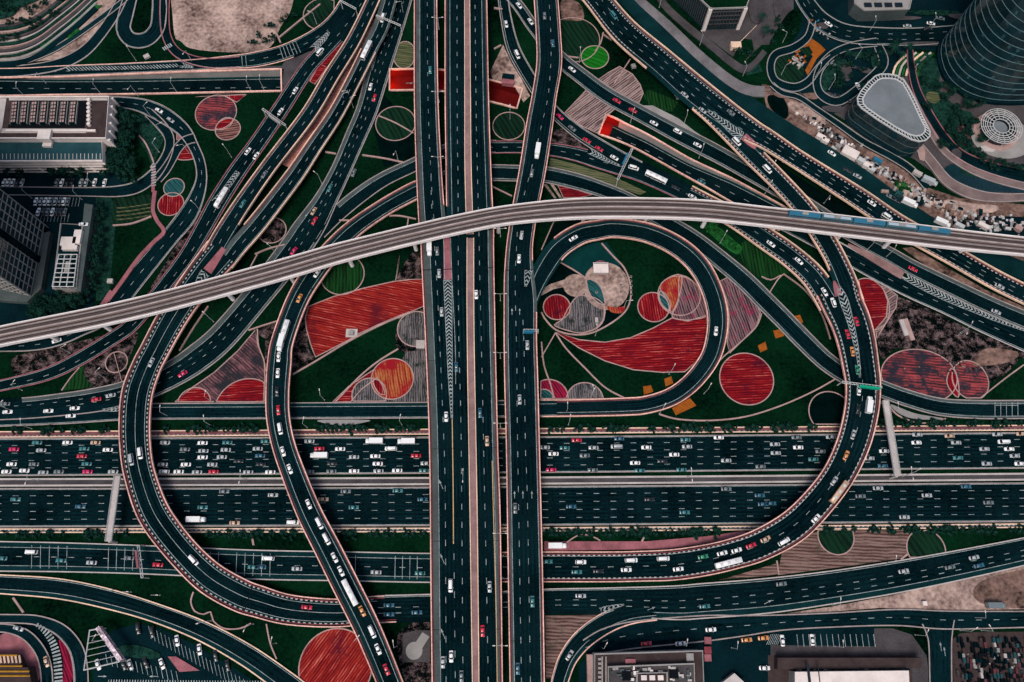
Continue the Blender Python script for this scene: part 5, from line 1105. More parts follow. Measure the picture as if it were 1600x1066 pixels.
c = W(657, 538, 2.5); m = MB(); m.box((c.x, c.y, 1.2), (4, 4, 2.4)); m.b('wall', M['grey'], b); m = MB(); m.box((c.x, c.y, 2.5), (4.5, 4.5, .25)); m.b('roof', M['pale'], b)
# billboard with triangular frame
b = empty('billboard', label='triangular roadside billboard frame with a blue and red poster panel', cat='billboard')
za = 9; A1, A2, B1_, B2_ = W(150,983,za), W(186,1034,za), W(140,985,za), W(131,1047,za)
m = MB()
for p, q in ((A1, B1_), (B1_, B2_), (A1, A2), (A2, B2_)): m.bar(p, q, .28, n=4)
for i in range(1, 6): m.bar(A1.lerp(A2, i / 6), B1_.lerp(B2_, i / 6), .12, n=4)
for p in (A1, A2, B1_, B2_): m.bar((p.x, p.y, 0), p, .3, n=6)
m.b('frame', M['metal'], b)
d = (A2 - A1); t = d.normalized(); n = Vector((t.y, -t.x, 0)); 
if n.x < 0: n = -n
pm = mat('poster_panel', (.03,.05,.12), .5, .9, .5, c2=(.55,.35,.40), fine=1.2)
c = (A1 + A2) / 2 + n * .9; m = MB(); m.box((c.x, c.y, 7.8), (d.length, 1.6, 3.2), math.atan2(t.y, t.x)); pb = m.b('panel', pm, b)
m = MB(); m.box((c.x, c.y, 9.5), (d.length + .3, 1.9, .2), math.atan2(t.y, t.x)); m.b('panel_cap', mat('poster_top', (.05,.07,.14), .6, .9, .45, c2=(.6,.42,.45), fine=1.0), b)
# ------------------------------------------------------------------ gantries and footbridge beams
def gantry(x0, y0, x1, y1, h, label, signs=(), m_='metal', name='sign_gantry', wd=.5, posts=True, smat='grey', z0=0.0):
    a = W(x0, y0, h); c = W(x1, y1, h); b = empty(name, label=label, cat='gantry'); mb = MB(); t = (c - a).normalized(); n = Vector((-t.y, t.x, 0)) * wd
    for s_ in (-1, 1): mb.bar(a + n * s_, c + n * s_, .16, n=4)
    k = max(3, int((c - a).length / 1.6)) 
    for i in range(k): mb.bar(a.lerp(c, i / k) + n, a.lerp(c, (i + 1) / k) - n, .08, n=4)
    mb.b('truss', M[m_], b)
    if posts:
        for p in (a, c): mb = MB(); mb.bar((p.x, p.y, z0), (p.x, p.y, h + .1), .3, .22); mb.b('post', M[m_], b)
    for (u0, u1, sm) in signs:
        p, q = a.lerp(c, u0), a.lerp(c, u1); cc = (p + q) / 2 - n * 2.4; mb = MB(); mb.box((cc.x, cc.y, h - .4), ((q - p).length, .3, 2.6), math.atan2(t.y, t.x)); mb.b('sign_panel', M[sm], b)
        mb = MB(); cc = (p + q) / 2 - n * 2.0; mb.box((cc.x, cc.y, h + 1.0), ((q - p).length, 1.0, .15), math.atan2(t.y, t.x)); mb.b('sign_walkway', M[sm], b)
    return b
gantry(410,170, 446,196, 7.5, 'white lattice sign gantry over the leftmost diagonal road', ((.35,.85,'grey'),))
gantry(588,24, 626,40, 7.5, 'white sign gantry over the diagonal roads near the top edge', ((.05,.35,'grey'),))
gantry(532,1, 556,14, 7.5, 'small white sign gantry at the very top of the leftmost road')
gantry(216,852, 222,903, 7.5, 'white sign gantry across the level road at lower left', ((.15,.7,'rosepave'),))
gantry(1316,597, 1378,605, 14, 'green panelled sign gantry across the right sweeping flyover', ((.42,.95,'green_sign'),), z0=8)
gantry(818,516, 841,516, 15, 'blue sign gantry over the right arm of the tall flyover', ((.0,.7,'blue_sign'),), z0=10)
gantry(988,232, 965,281, 7.5, 'blue panelled sign gantry over the bus road', ((.2,.55,'blue_sign'),))
def beam(x0, y0, x1, y1, h, w_, label):
    b = empty('footbridge_beam', label=label, cat='footbridge'); a = W(x0, y0, h); c = W(x1, y1, h); t = (c - a); rz = math.atan2(t.y, t.x); cc = (a + c) / 2
    m = MB(); m.box((cc.x, cc.y, h), (t.length, w_, .8), rz); m.b('deck', M['pale'], b)
    for s_ in (-1, 1):
        n = Vector((-t.y, t.x, 0)).normalized() * s_ * (w_ / 2 - .1); m = MB(); m.bar(a + n + Vector((0,0,1.2)), c + n + Vector((0,0,1.2)), .08, n=4); m.bar(a + n + Vector((0,0,.8)), c + n + Vector((0,0,.8)), .06, n=4); m.b('handrail', M['metal'], b)
    for p in (a, c): m = MB(); m.cyl((p.x, p.y, 0), .6, .6, h - .3, 12); m.b('pillar', M['pale'], b)
beam(184,744, 170,846, 8, 3.0, 'pale footbridge beam across the left lower carriageway')
beam(1383,626, 1402,744, 8, 3.0, 'pale footbridge beam across the right upper carriageway')
# ------------------------------------------------------------------ vehicles
random.seed(11)
PAINT = {}
def paint(c):
    if c not in PAINT:
        col = {'white': (.78,.78,.77), 'silver': (.36,.39,.40), 'grey': (.13,.16,.17), 'dark': (.010,.014,.018), 'teal': (.03,.17,.18), 'blue': (.02,.11,.17), 'red': (.55,.012,.04), 'magenta': (.6,.01,.10), 'orange': (.62,.25,.07), 'tan': (.50,.33,.22), 'green': (.02,.22,.12)}[c]
        PAINT[c] = mat('car_paint_' + c, col, .35, .04, 1)
        try: PAINT[c].node_tree.nodes['Principled BSDF'].inputs['Coat Weight'].default_value = .4
        except Exception: pass
    return PAINT[c]
LAMPR = mat('tail_lamp', (.35,.01,.01), .4, .1, 1); 
def loft(mb, secs, i=0, close=True):
    """secs: list of lists of points, same count"""
    n = len(secs[0]); V = [p for s_ in secs for p in s_]; Fc = []
    for a in range(len(secs) - 1):
        for k in range(n): Fc.append((a * n + k, a * n + (k + 1) % n, (a + 1) * n + (k + 1) % n, (a + 1) * n + k))
    if close: Fc += [tuple(range((len(secs) - 1) * n, len(secs) * n))]
    mb.add(V, Fc, i)
def outline(L, Wd, r, z, x0=0, nn=3, tf=.9):
    pts = []
    for sx, sy, a0 in ((1, 1, 0), (-1, 1, 90), (-1, -1, 180), (1, -1, 270)):
        cx, cy = sx * (L / 2 - r), sy * (Wd / 2 - r) 
        for k in range(nn + 1):
            a = R_(a0 + 90 * k / nn); x = cx + r * math.cos(a); y = cy + r * math.sin(a); pts.append((x + x0, y * (1 if abs(x) < L * .38 else tf), z))
    return pts
def veh(kind):
    o = empty({'suv': 'offroader', 'car': 'parked_car', 'truck': 'box_truck', 'van': 'van', 'bus': 'bus'}[kind]); m = MB(); wh = []
    if kind == 'car': o.name = 'car'
    if kind in ('car', 'suv', 'van'):
        L, Wd, hb, ht = {'car': (4.7, 1.9, .82, 1.42), 'suv': (4.9, 2.0, 1.0, 1.8), 'van': (5.6, 2.1, 1.15, 2.2)}[kind]
        loft(m, [outline(L - .15, Wd - .15, .35, .25), outline(L, Wd, .42, .5), outline(L - .05, Wd - .06, .42, hb - .1), outline(L - .35, Wd - .22, .4, hb)])
        m.box((L / 2 - .12, .62, hb - .2), (.16, .34, .14), 0, 1); m.box((L / 2 - .12, -.62, hb - .2), (.16, .34, .14), 0, 1)
        m.box((-L / 2 + .08, .68, hb - .2), (.12, .3, .14), 0, 2); m.box((-L / 2 + .08, -.68, hb - .2), (.12, .3, .14), 0, 2)
        m.box((L * .17, Wd / 2 + .06, hb + .05), (.2, .18, .14)); m.box((L * .17, -Wd / 2 - .06, hb + .05), (.2, .18, .14))
        m.b('body', [paint('white'), M['metal'], LAMPR], o, True)
        cl = {'car': (2.9, -.25), 'suv': (3.5, -.45), 'van': (4.6, -.3)}[kind]; g = MB()
        tl = cl[0] - {'car': 1.45, 'suv': 1.0, 'van': .9}[kind]
        loft(g, [outline(cl[0], Wd - .26, .25, hb, cl[1]), outline(tl + .1, Wd - .55, .25, ht - .04, cl[1] - .1)]); g.b('window_glass', M['glass'], o, True)
        g = MB(); loft(g, [outline(tl + .05, Wd - .56, .22, ht - .05, cl[1] - .1), outline(tl - .1, Wd - .66, .22, ht, cl[1] - .1)]); g.b('roof', paint('white'), o, True)
        wh = [(L * .3, .33), (-L * .3, .33)]; ww = Wd
    elif kind == 'truck':
        L, Wd = 8.4, 2.4; m.box((-1.0, 0, 1.9), (6.2, 2.45, 2.6)); m.b('cargo_box', paint('white'), o)
        g = MB(); loft(g, [outline(1.9, 2.2, .2, .5, 3.1), outline(1.9, 2.2, .25, 1.5, 3.1), outline(1.5, 2.0, .25, 2.3, 3.0)]); g.b('cab', paint('white'), o, True)
        g = MB(); g.add([(3.98, -.9, 1.5), (3.98, .9, 1.5), (3.72, .8, 2.25), (3.72, -.8, 2.25)], [(0, 1, 2, 3)]); g.b('windscreen', M['glass'], o)
        g = MB(); g.box((0, 0, .5), (7.6, .9, .3)); g.b('chassis', M['black'], o); wh = [(3.0, .45), (-2.6, .45)]; ww = 2.3
    else:
        L, Wd = 12.0, 2.6; loft(m, [outline(11.8, 2.5, .25, .35), outline(12, 2.6, .3, .8), outline(12, 2.6, .3, 2.7), outline(11.7, 2.3, .35, 3.0)]); m.b('body', paint('white'), o, True)
        g = MB(); 
        for s_ in (-1, 1): g.add([(-5.4, s_ * 1.312, 1.4), (5.4, s_ * 1.312, 1.4), (5.4, s_ * 1.312, 2.4), (-5.4, s_ * 1.312, 2.4)], [(0, 1, 2, 3) if s_ < 0 else (3, 2, 1, 0)])
        g.add([(6.02, -1.1, 1.2), (6.02, 1.1, 1.2), (6.0, 1.1, 2.6), (6.0, -1.1, 2.6)], [(0, 1, 2, 3)]); g.b('window_glass', M['glass'], o)
        for x in (-3.4, 0, 3.4): g = MB(); g.box((x, 0, 3.1), (1.3, 1.1, .2)); g.b('roof_unit', M['metal'], o)
        wh = [(4.0, .48), (-3.2, .48)]; ww = 2.5
    for x, r in wh:
        for s_ in (-1, 1):
            g = MB(); g.bar((x, s_ * (ww / 2 - .22), r), (x, s_ * (ww / 2 - .02), r), r, n=12); g.b('wheel', M['black'], o)
    return o
PROTO = {}; USED = {}
def copy_tree(o):
    c = o.copy(); C.objects.link(c)
    for ch in o.children: d = ch.copy(); C.objects.link(d); d.parent = c
    return c
LBL = []
def place(kind, col, x, y, z, rz, group, where, extra=None):
    if kind not in PROTO: PROTO[kind] = veh(kind); o = PROTO[kind]
    else: o = copy_tree(PROTO[kind])
    p = W(x, y, z + 1.0); o.location = (p.x, p.y, z); o.rotation_euler = (0, 0, rz)
    for ch in o.children:
        if ch.name.split('.')[0] in ('body', 'roof', 'cab', 'cargo_box'):
            ch.material_slots[0].link = 'OBJECT'; ch.material_slots[0].material = paint(col)
    o['category'] = {'suv': 'car', 'car': 'car', 'truck': 'truck', 'van': 'van', 'bus': 'bus'}[kind]; o['group'] = group
    o.scale = (1.07, 1.07, 1.07)
    LBL.append((o, kind, col, where, x, y)); return o
def on(road, cars, group, where, flip=False, axis='x', kind='car', lane=None, dz=0.0):
    r = ROADS[road]
    for c in cars:
        x, y, col = c[:3]; kd = c[3] if len(c) > 3 else kind
        k = min(range(r.n), key=lambda i: (r.px[i][0] - x) ** 2 + (r.px[i][1] - y) ** 2)
        t = r.C[min(r.n - 1, k + 1)] - r.C[max(0, k - 1)]; rz = math.atan2(t.y, t.x) + (math.pi if flip else 0)
        wn = where
        if road in ('HU', 'HL', 'C4', 'CF') and col == 'white' and kd == 'car' and int(x * 7 + y * 3) % 5 < 2: col = 'silver'
        if lane: 
            i = min(range(len(lane)), key=lambda q: abs(lane[q] - (y - r.px[k][1]))); wn = where % ('top', 'second', 'middle', 'fourth', 'bottom')[i]
        o = place(kd, col, x, y, r.C[k].z + .03 + dz, rz, group, (wn, axis))
def T(ox, oy, L, s=4.0): return [(ox + a[0] / s, oy + a[1] / s) + tuple(a[2:]) for a in L]
w_, t_, g_, s_, b_, d_, r_, o_, m_ = 'white', 'teal', 'grey', 'silver', 'blue', 'dark', 'red', 'orange', 'magenta'
HUc = T(0,534,[(230,630,t_),(420,630,w_),(595,630,'tan'),(255,678,w_),(525,668,t_),(672,675,w_),(510,715,r_),(70,765,w_),(210,765,g_),(540,763,t_),(38,812,w_),(150,805,w_),(268,817,s_),(365,812,g_),(705,812,s_),(1030,630,s_),(1265,632,w_),(1420,630,t_),(1155,672,g_),(1270,682,w_),(1410,675,w_),(1265,722,w_),(1385,720,s_),(1015,767,s_),(1160,767,w_),(1325,767,w_),(1025,812,w_,'suv'),(1115,812,w_),(1230,815,w_),(1333,812,r_),(1550,815,s_),(1490,745,d_),(545,812,m_),(85,672,m_)])
HUc += T(400,534,[(60,622,t_),(333,622,w_),(740,622,w_,'truck'),(940,624,w_,'truck'),(10,668,w_),(395,668,r_),(525,670,w_),(843,668,w_,'van'),(25,712,b_),(395,712,w_,'truck'),(612,720,s_),(745,715,w_),(1000,712,r_),(760,762,w_),(475,760,d_),(1060,760,s_),(88,815,w_),(330,812,g_),(470,810,g_),(612,808,w_),(765,808,s_),(882,805,w_),(1050,805,t_),(30,765,d_)])
HUc += T(800,534,[(405,615,r_),(670,605,b_),(1085,612,t_),(1293,598,w_),(205,660,w_),(330,663,t_),(510,662,w_),(655,655,s_,'van'),(840,660,w_),(1095,655,s_),(260,700,w_),(455,710,g_),(1015,705,w_),(770,757,w_),(940,745,d_),(1340,742,s_),(245,800,m_),(505,802,g_),(800,805,t_),(1060,800,t_),(1555,780,g_)])
HUc += T(1200,534,[(180,597,g_),(395,595,s_),(935,580,s_),(1137,588,'tan'),(1435,578,s_),(45,640,w_),(190,660,w_),(930,630,w_),(1178,630,w_),(1475,625,w_,'van'),(330,685,g_),(50,695,w_),(728,683,w_),(1355,670,w_),(1510,670,w_),(285,735,t_),(635,728,s_),(1190,725,t_),(1545,713,w_),(720,775,b_),(1370,762,w_),(1575,762,w_),(1585,575,'tan')])
on('HU', HUc, 'traffic on the upper highway carriageway', 'in the %s lane of the upper highway carriageway', flip=True, lane=(-23,-12,0,11,23))
HLc = T(0,534,[(95,985,t_),(500,1030,b_),(1400,935,g_),(1265,1035,t_)]) + T(400,534,[(105,958,s_),(560,935,g_),(885,930,t_),(420,985,'tan'),(1040,985,b_),(610,1035,t_)]) + T(800,534,[(1340,920,g_),(860,985,d_),(370,1030,b_),(1550,960,b_),(1570,1015,b_)]) + T(1200,534,[(690,915,s_),(1240,905,b_),(20,1010,b_),(580,965,g_),(995,960,s_),(1380,1005,g_)]) + T(0,800,[(1230,48,w_,'truck'),(1465,68,'tan')]) + T(400,800,[(230,65,w_,'van')]) + T(800,800,[(1080,2,t_)]) + T(1200,800,[(855,32,w_)])
on('HL', HLc, 'traffic on the lower highway carriageway', 'in the %s lane of the lower highway carriageway', lane=(-25,-12,0,12,24))
on('L1', T(0,800,[(195,250,w_,'van'),(380,303,t_),(570,317,s_),(805,288,g_),(985,330,r_),(1580,345,t_),(10,290,t_)]) + T(400,800,[(75,290,w_,'van'),(30,345,b_),(255,355,s_),(750,377,s_),(1025,383,t_)]), 'traffic on the level road below the highway', 'on the level road left of the tall flyover', flip=False)
on('R2', T(800,800,[(430,313,w_,'suv'),(745,302,w_,'van'),(945,292,w_,'van'),(715,362,w_),(1040,357,w_),(405,375,t_),(220,310,t_),(540,370,d_),(1195,280,'green'),(1315,258,w_),(1405,240,w_),(1495,210,r_),(1585,170,'tan'),(1350,318,w_,'bus')]) + T(1200,800,[(100,185,w_,'van'),(300,40,w_)]) + T(1200,534,[(415,870,s_),(440,940,'tan','bus'),(490,710,'orange'),(535,580,s_),(565,420,d_),(628,395,w_,'truck'),(570,305,w_),(560,175,'green'),(530,60,'orange')]) + T(1200,267,[(555,940,r_),(500,1020,r_),(410,822,w_,'suv')]), 'traffic on the right sweeping flyover', 'on the right sweeping flyover', flip=True)
on('RA', T(1200,267,[(355,755,w_),(195,562,w_),(20,455,w_)]), 'traffic on the rising ramp', 'on the ramp joining the right sweep')
on('D4', T(0,534,[(600,360,r_),(690,335,s_),(30,388,g_)]) + T(0,534,[(1140,200,m_)]) + T(400,267,[(360,250,'tan'),(365,310,'red'),(235,500,'magenta'),(460,105,t_),(610,10,g_)]) + T(400,0,[(715,540,w_),(740,610,r_),(845,40,w_),(1e9,0,w_)][:3]), 'traffic on the broad dark diagonal road', 'on the broad dark diagonal road', axis='y')
on('LP', T(0,534,[(45,438,w_),(300,432,w_),(465,415,w_),(440,463,w_)]), 'traffic at the left end of the straight road', 'at the left end of the straight road', flip=True)
on('D0', [(88,532,'white'),(248,172,'white'),(266,187,'silver')], 'cars on the curving street', 'on the curving street at left')
on('R0', [(236,566,'silver'),(219,708,'white','van'),(205,718,'silver','van'),(302,875,'white','van'),(479,949,'red'),(1e9,1e9,'w')][:5], 'traffic on the left sweeping flyover', 'on the left sweeping flyover', axis='y')
on('R6', T(400,534,[(140,95,w_),(135,195,w_),(130,310,d_),(138,427,r_),(150,543,w_,'van'),(167,685,w_),(210,795,w_),(328,1015,w_),(158,10,w_,'truck')]) + T(400,267,[(270,795,'orange'),(180,1010,w_,'bus'),(380,640,w_)]) + T(400,800,[(395,70,w_,'van'),(440,168,w_,'van'),(490,285,w_),(530,370,w_),(590,503,w_,'bus'),(663,620,'orange'),(725,748,w_,'van'),(762,858,w_),(815,985,r_)]), 'queue on the long curved flyover', 'on the queue-filled flyover', axis='y')
on('B1', T(400,800,[(830,583,b_),(830,640,b_),(1005,628,b_)]) + T(800,800,[(430,525,s_),(1205,590,t_)]) + T(1200,800,[(85,450,g_),(850,370,s_),(1140,345,g_),(1290,285,s_),(1320,335,b_)]), 'traffic on the broad road to the east', 'on the broad road below the highway')
on('B2', [(890,1024,'silver')], 'cars on slip roads', 'on the slip road curving to the bottom edge', axis='y')
on('C1', [(672,109,'teal'),(1,1,1)][:1], 'traffic on the tall flyover', 'on the left arm of the tall flyover', axis='y')
on('CF', [(671,388,'white','truck'),(683,392,'grey'),(686,427,'silver'),(690,487,'silver'),(744,460,'white'),(713,573,'blue'),(697,651,'white'),(750,645,'blue'),(761,689,'tan'),(704,915,'white','van'),(765,917,'white'),(754,986,'red'),(692,1035,'silver'),(705,1026,'white'),(721,1057,'grey')], 'traffic on the tall flyover', 'on the wide part of the tall flyover', axis='y')
on('C4', [(851,24,'grey'),(864,67,'blue'),(840,237,'white','truck'),(831,270,'grey'),(815,367,'white'),(811,404,'white'),(824,539,'white'),(812,624,'white'),(805,794,'grey'),(832,940,'teal'),(809,1045,'blue')], 'traffic on the right arm of the tall flyover', 'on the right arm of the tall flyover', axis='y')
on('LOOP', [(896,372,'white'),(1119,517,'white')], 'cars on the circular loop', 'on the circular loop ramp')
on('P', [(791,37,'white'),(808,85,'white','van'),(875,182,'magenta'),(894,200,'grey'),(917,219,'red'),(936,232,'red'),(960,246,'white')], 'cars on the narrow road below the flyover', 'on the narrow road right of the tall flyover')
on('E1', [(990,262,'white','van'),(1025,278,'white','bus'),(1056,293,'dark'),(1082,307,'white')], 'vehicles on the bus road', 'on the bus road above the viaduct')
on('Q', [(811,8,'white'),(829,33,'white'),(894,108,'white'),(964,157,'red'),(989,172,'red'),(1022,192,'white'),(1059,205,'white','suv'),(1090,226,'white'),(1427,420,'red'),(1557,487,'silver')], 'queue of cars on the road to the lower right', 'on the long road crossing under the ramps')
on('TR', T(800,0,[(635,95,t_,'van'),(1080,590,s_),(1370,700,g_)]) + T(1200,267,[(650,200,w_),(745,285,w_,'van'),(1450,720,s_)]), 'traffic on the wide diagonal flyover', 'on the wide diagonal flyover')
on('RB', [(1098,172,'silver'),(1151,221,'white','van'),(1199,264,'white','van')], 'traffic on the diverging ramp', 'on the ramp leaving the diagonal flyover')
on('T3', [(1096,284,'teal')], 'cars in the sunken road', 'climbing out of the sunken road', dz=-2.6)
on('D1', [(500,81,'white','van'),(461,141,'white'),(438,174,'white'),(387,236,'white'),(400,243,'white'),(347,310,'white','bus')], 'traffic on the leftmost diagonal road', 'on the leftmost diagonal road', axis='y', flip=True)
on('D3', [(573,80,'white','bus'),(598,28,'white','van'),(526,313,'teal')][:2], 'traffic on the diagonal flyovers', 'on the right diagonal flyover', axis='y')
on('D2', [(379,318,'teal'),(413,272,'grey')], 'traffic on the diagonal flyovers', 'on the left diagonal flyover', axis='y')
on('BN', [(28,982,'silver'),(72,1034,'tan')], 'cars on the small ring', 'on the small ring at bottom left')
on('BR', [(1010,1006,'red'),(1064,1006,'white'),(1111,984,'white'),(1167,1000,'orange'),(1193,997,'orange')], 'vehicles on the service road', 'on the service road at bottom right')
on('TO', [(1295,37,'white'),(1418,40,'silver'),(1450,44,'dark'),(1385,3,'dark')][:3], 'cars on the city street', 'on the city street at the top right')
on('TS', [(1300,239,'white')], 'cars by the site', 'on the teal service road by the containers')
def park(L, where, ang, group, kind='car', z=.35):
    for c in L: place(c[3] if len(c) > 3 else kind, c[2], c[0], c[1], z, R_(ang), group, (where, 'x'))
park(T(0,267,[(50,70,w_),(78,72,w_),(590,70,w_),(652,72,w_)]), 'parked in the row below the white office block', 85, 'cars parked below the office block')
park(T(0,267,[(222,190,w_),(252,190,s_),(280,190,w_),(307,190,w_),(397,190,w_)]), 'parked in the upper row of the left car park', 88, 'cars in the left car park')
park(T(0,267,[(237,255,w_),(325,255,w_),(270,255,d_),(295,256,g_)]), 'parked in the lower row of the left car park', 88, 'cars in the left car park')
park([(x, 314.5, random.choice(('dark','grey','silver'))) for x in (80, 86, 93, 106)], 'among the upper row of the left car park', 88, 'cars in the left car park')
park([(x, 331, random.choice(('dark','grey'))) for x in (88, 94, 101)], 'among the lower row of the left car park', 88, 'cars in the left car park')
park([(x, 285, random.choice(('dark','white','grey','silver'))) for x in (6, 26, 34, 88, 96, 104, 112, 126, 134)], 'along the trees below the office block', 85, 'cars parked below the office block')
park([(130,350,'white')], 'parked on the deck beside the podium', 0, 'cars in the left car park', z=7.3)
park(T(0,800,[(862,728,d_,'suv'),(950,750,d_,'suv'),(1105,805,w_),(1245,860,w_),(1345,900,d_),(1420,960,d_)]), 'parked diagonally along the bottom left road', -75, 'cars parked at the bottom left')
park(T(0,800,[(610,955,w_),(770,955,d_),(812,955,s_),(908,945,d_),(1010,950,w_)]), 'parked in the lower row by the billboard', -62, 'cars parked at the bottom left')
park(T(1200,800,[(92,805,w_),(278,800,w_)]), 'parked in the marked bays at bottom right', 90, 'cars in the marked bays')
park([(1555,946,'grey','truck')], 'parked on the sandy verge at the right edge', 0, 'lone parked vehicles')
park([(871,853,'white','truck')], 'parked on the rose strip beside the tall flyover', 0, 'lone parked vehicles')
park([(1341,134,'white')], 'parked beside the rounded building', 105, 'lone parked vehicles')
park([(1195,1044,'white')], 'parked in the yard near the bottom edge', 0, 'lone parked vehicles')
park([(x, 238 + (x - 1300) * .62 + 12, k2) for x, k2 in ((1325,'dark'),(1340,'silver'),(1392,'grey'),(1401,'dark'))], 'parked along the construction strip', -33, 'cars by the site')
park([(x, y, random.choice(('dark','grey','silver','white'))) for x, y in ((1300,100),(1338,105),(1362,128),(1332,160),(1306,148),(1375,10),(1470,28),(1498,60),(1455,36))], 'standing in the forecourts at top right', -15, 'cars in the forecourts')
park([(1421,318,'white','truck'),(1472,349,'white','truck'),(1452,284,'silver','truck')], 'standing beside the construction site', -28, 'lorries at the construction site')
# labels with a position that singles each one out
ORD = ['first','second','third','fourth','fifth','sixth','seventh','eighth','ninth','tenth','11th','12th','13th','14th','15th','16th','17th','18th','19th','20th','21st','22nd','23rd','24th','25th']
KN = {'car': 'car', 'suv': 'boxy car', 'van': 'van', 'truck': 'box truck', 'bus': 'long bus'}
grp = {}
for L_ in LBL: grp.setdefault((L_[1], L_[2], L_[3]), []).append(L_)
for (kd, col, (wh_, ax)), L_ in grp.items():
    L_.sort(key=lambda q: q[4] if ax == 'x' else q[5])
    cn = {'silver': 'pale silver', 'dark': 'black', 'tan': 'tan'}.get(col, col)
    for i, q in enumerate(L_):
        if len(L_) == 1: q[0]['label'] = 'only %s %s %s' % (cn, KN[kd], wh_)
        else: q[0]['label'] = '%s %s %s from the %s %s' % (ORD[i], cn, KN[kd], 'left' if ax == 'x' else 'top', wh_)
# ------------------------------------------------------------------ street lamps
def lamp_proto(n_arm):
    o = empty('street_lamp'); m = MB(); m.bar((0,0,0), (0,0,9.5), .16, .09, n=8); m.b('pole', M['metal'], o)
    m = MB(); m.cyl((0,0,0), .35, .3, .4, 8); m.b('base', M['grey'], o)
    for s_ in ((1,) if n_arm == 1 else (1, -1)):
        m = MB(); m.bar((0,0,9.4), (s_ * 2.4, 0, 9.9), .07, .06, n=6); m.b('arm', M['metal'], o)
        m = MB(); m.box((s_ * 2.8, 0, 9.92), (1.1, .38, .16)); m.b('lamp_head', M['white'], o)
    return o
LP_ = {1: lamp_proto(1), 2: lamp_proto(2)}; lu = {1: 0, 2: 0}; LAMPS = []
def lamp(x, y, ang, z=0, n=1, where=''):
    o = LP_[n] if lu[n] == 0 else copy_tree(LP_[n]); lu[n] = 1
    p = W(x, y, z); o.location = p; o.rotation_euler = (0, 0, R_(ang)); o['category'] = 'street lamp'; o['group'] = 'street lamps'; LAMPS.append((o, where, x, y))
for wh_, L_ in {
 'along the upper edge of the sunken road': [(40,152,90),(158,147,90),(277,145,90),(393,143,90),(413,141,90)],
 'on the lawn by the U-turn': [(213,95,120),(331,78,60),(388,80,60)],
 'beside the curving street': [(235,181,45),(249,238,60),(296,240,200),(255,210,20),(362,246,130),(315,332,140),(50,310,90),(128,312,90),(300,96,250),(216,150,250),(72,130,270),(150,292,90)],
 'beside the broad dark diagonal road': [(503,287,140),(432,398,140),(334,503,140),(622,250,250),(552,168,20),(548,157,200),(540,163,20),(630,20,200),(495,38,160),(438,25,150)],
 'at the left sweep': [(163,590,45),(110,552,30),(35,610,60),(15,640,45),(50,670,100),(262,650,90),(330,665,100)],
 'along the straight road': [(480,668,80),(628,664,80),(507,625,100),(330,627,80),(922,622,60),(888,664,80),(1030,646,60),(1100,615,60),(885,645,90)],
 'by the long road crossing under the ramps': [(985,192,70),(1092,247,75),(1195,303,65),(1287,318,250),(1068,195,80),(905,98,90),(797,187,90),(1352,393,60),(1384,402,60),(1200,272,60)],
 'on the lawns inside the loop': [(925,618,100),(1125,380,60),(975,480,0),(1045,585,60),(930,525,90)],
 'at the right edge': [(1415,742,30),(1390,645,90),(1500,520,60),(1497,524,240),(1385,880,80),(1300,945,80),(1430,992,60),(1533,985,120),(1522,965,90),(1582,955,90)],
 'on the city streets at top right': [(1030,12,110),(1093,72,110),(1160,120,110),(1358,50,90),(1450,45,90),(1273,122,80),(1295,140,90),(1222,68,150),(1220,118,30),(1337,92,130),(1515,40,90)],
 'at the bottom of the picture': [(205,925,0),(250,930,0),(180,922,0),(396,975,250),(432,1005,80),(560,1000,50),(330,970,200),(160,1000,60),(940,1012,60),(1066,1008,80),(1143,1012,80),(1305,1010,90),(1500,985,30),(620,1010,100)]}.items():
    for x, y, a in L_: lamp(x, y, a, where=wh_)
for x in (60, 385, 725, 1074, 1410): lamp(x, 751.5 - x * .005, 90, .6, 2, 'on the highway median')
for y in (46, 160, 260): lamp(686, y, 0, ZC, 2, 'between the arms of the tall flyover')
for y in (370, 470, 560, 668, 836, 1007): lamp(782, y, 0, ZC - 1, 2, 'in the slot of the tall flyover')
lg = {}
for q in LAMPS: lg.setdefault((q[1], q[0] is None), []).append(q)
for (wh_, _), L_ in lg.items():
    ax = 3 if 'tall flyover' in wh_ else 2
    L_.sort(key=lambda q: q[ax])
    for i, q in enumerate(L_): q[0]['label'] = '%s slim street lamp from the %s %s' % (ORD[i], 'top' if ax == 3 else 'left', wh_)
# ------------------------------------------------------------------ trees and shrubs
def crown_mesh(seed, R, n, sz, flat=.75):
    rnd = random.Random(seed); V = []; Fc = []
    cl = [(Vector((rnd.gauss(0, .5), rnd.gauss(0, .5), rnd.gauss(0, .32))) * R, rnd.uniform(.3, .55) * R) for _ in range(9)]
    for _ in range(n):
        c, r = rnd.choice(cl); d = Vector((rnd.gauss(0, 1), rnd.gauss(0, 1), rnd.gauss(0, 1) * flat)).normalized() * r * rnd.uniform(.55, 1.05)
        p = c + d; q = (d.normalized() + Vector((rnd.uniform(-.7, .7), rnd.uniform(-.7, .7), rnd.uniform(0, .9)))).to_track_quat('Z', 'Y'); s_ = sz * rnd.uniform(.6, 1.3); b = len(V)
        V += [p + q @ Vector(v) * s_ for v in ((-1, -.6, 0), (1, -.6, 0), (.7, .7, .15), (-.7, .7, .15))]; Fc.append((b, b + 1, b + 2, b + 3))
    return V, Fc
TP = []
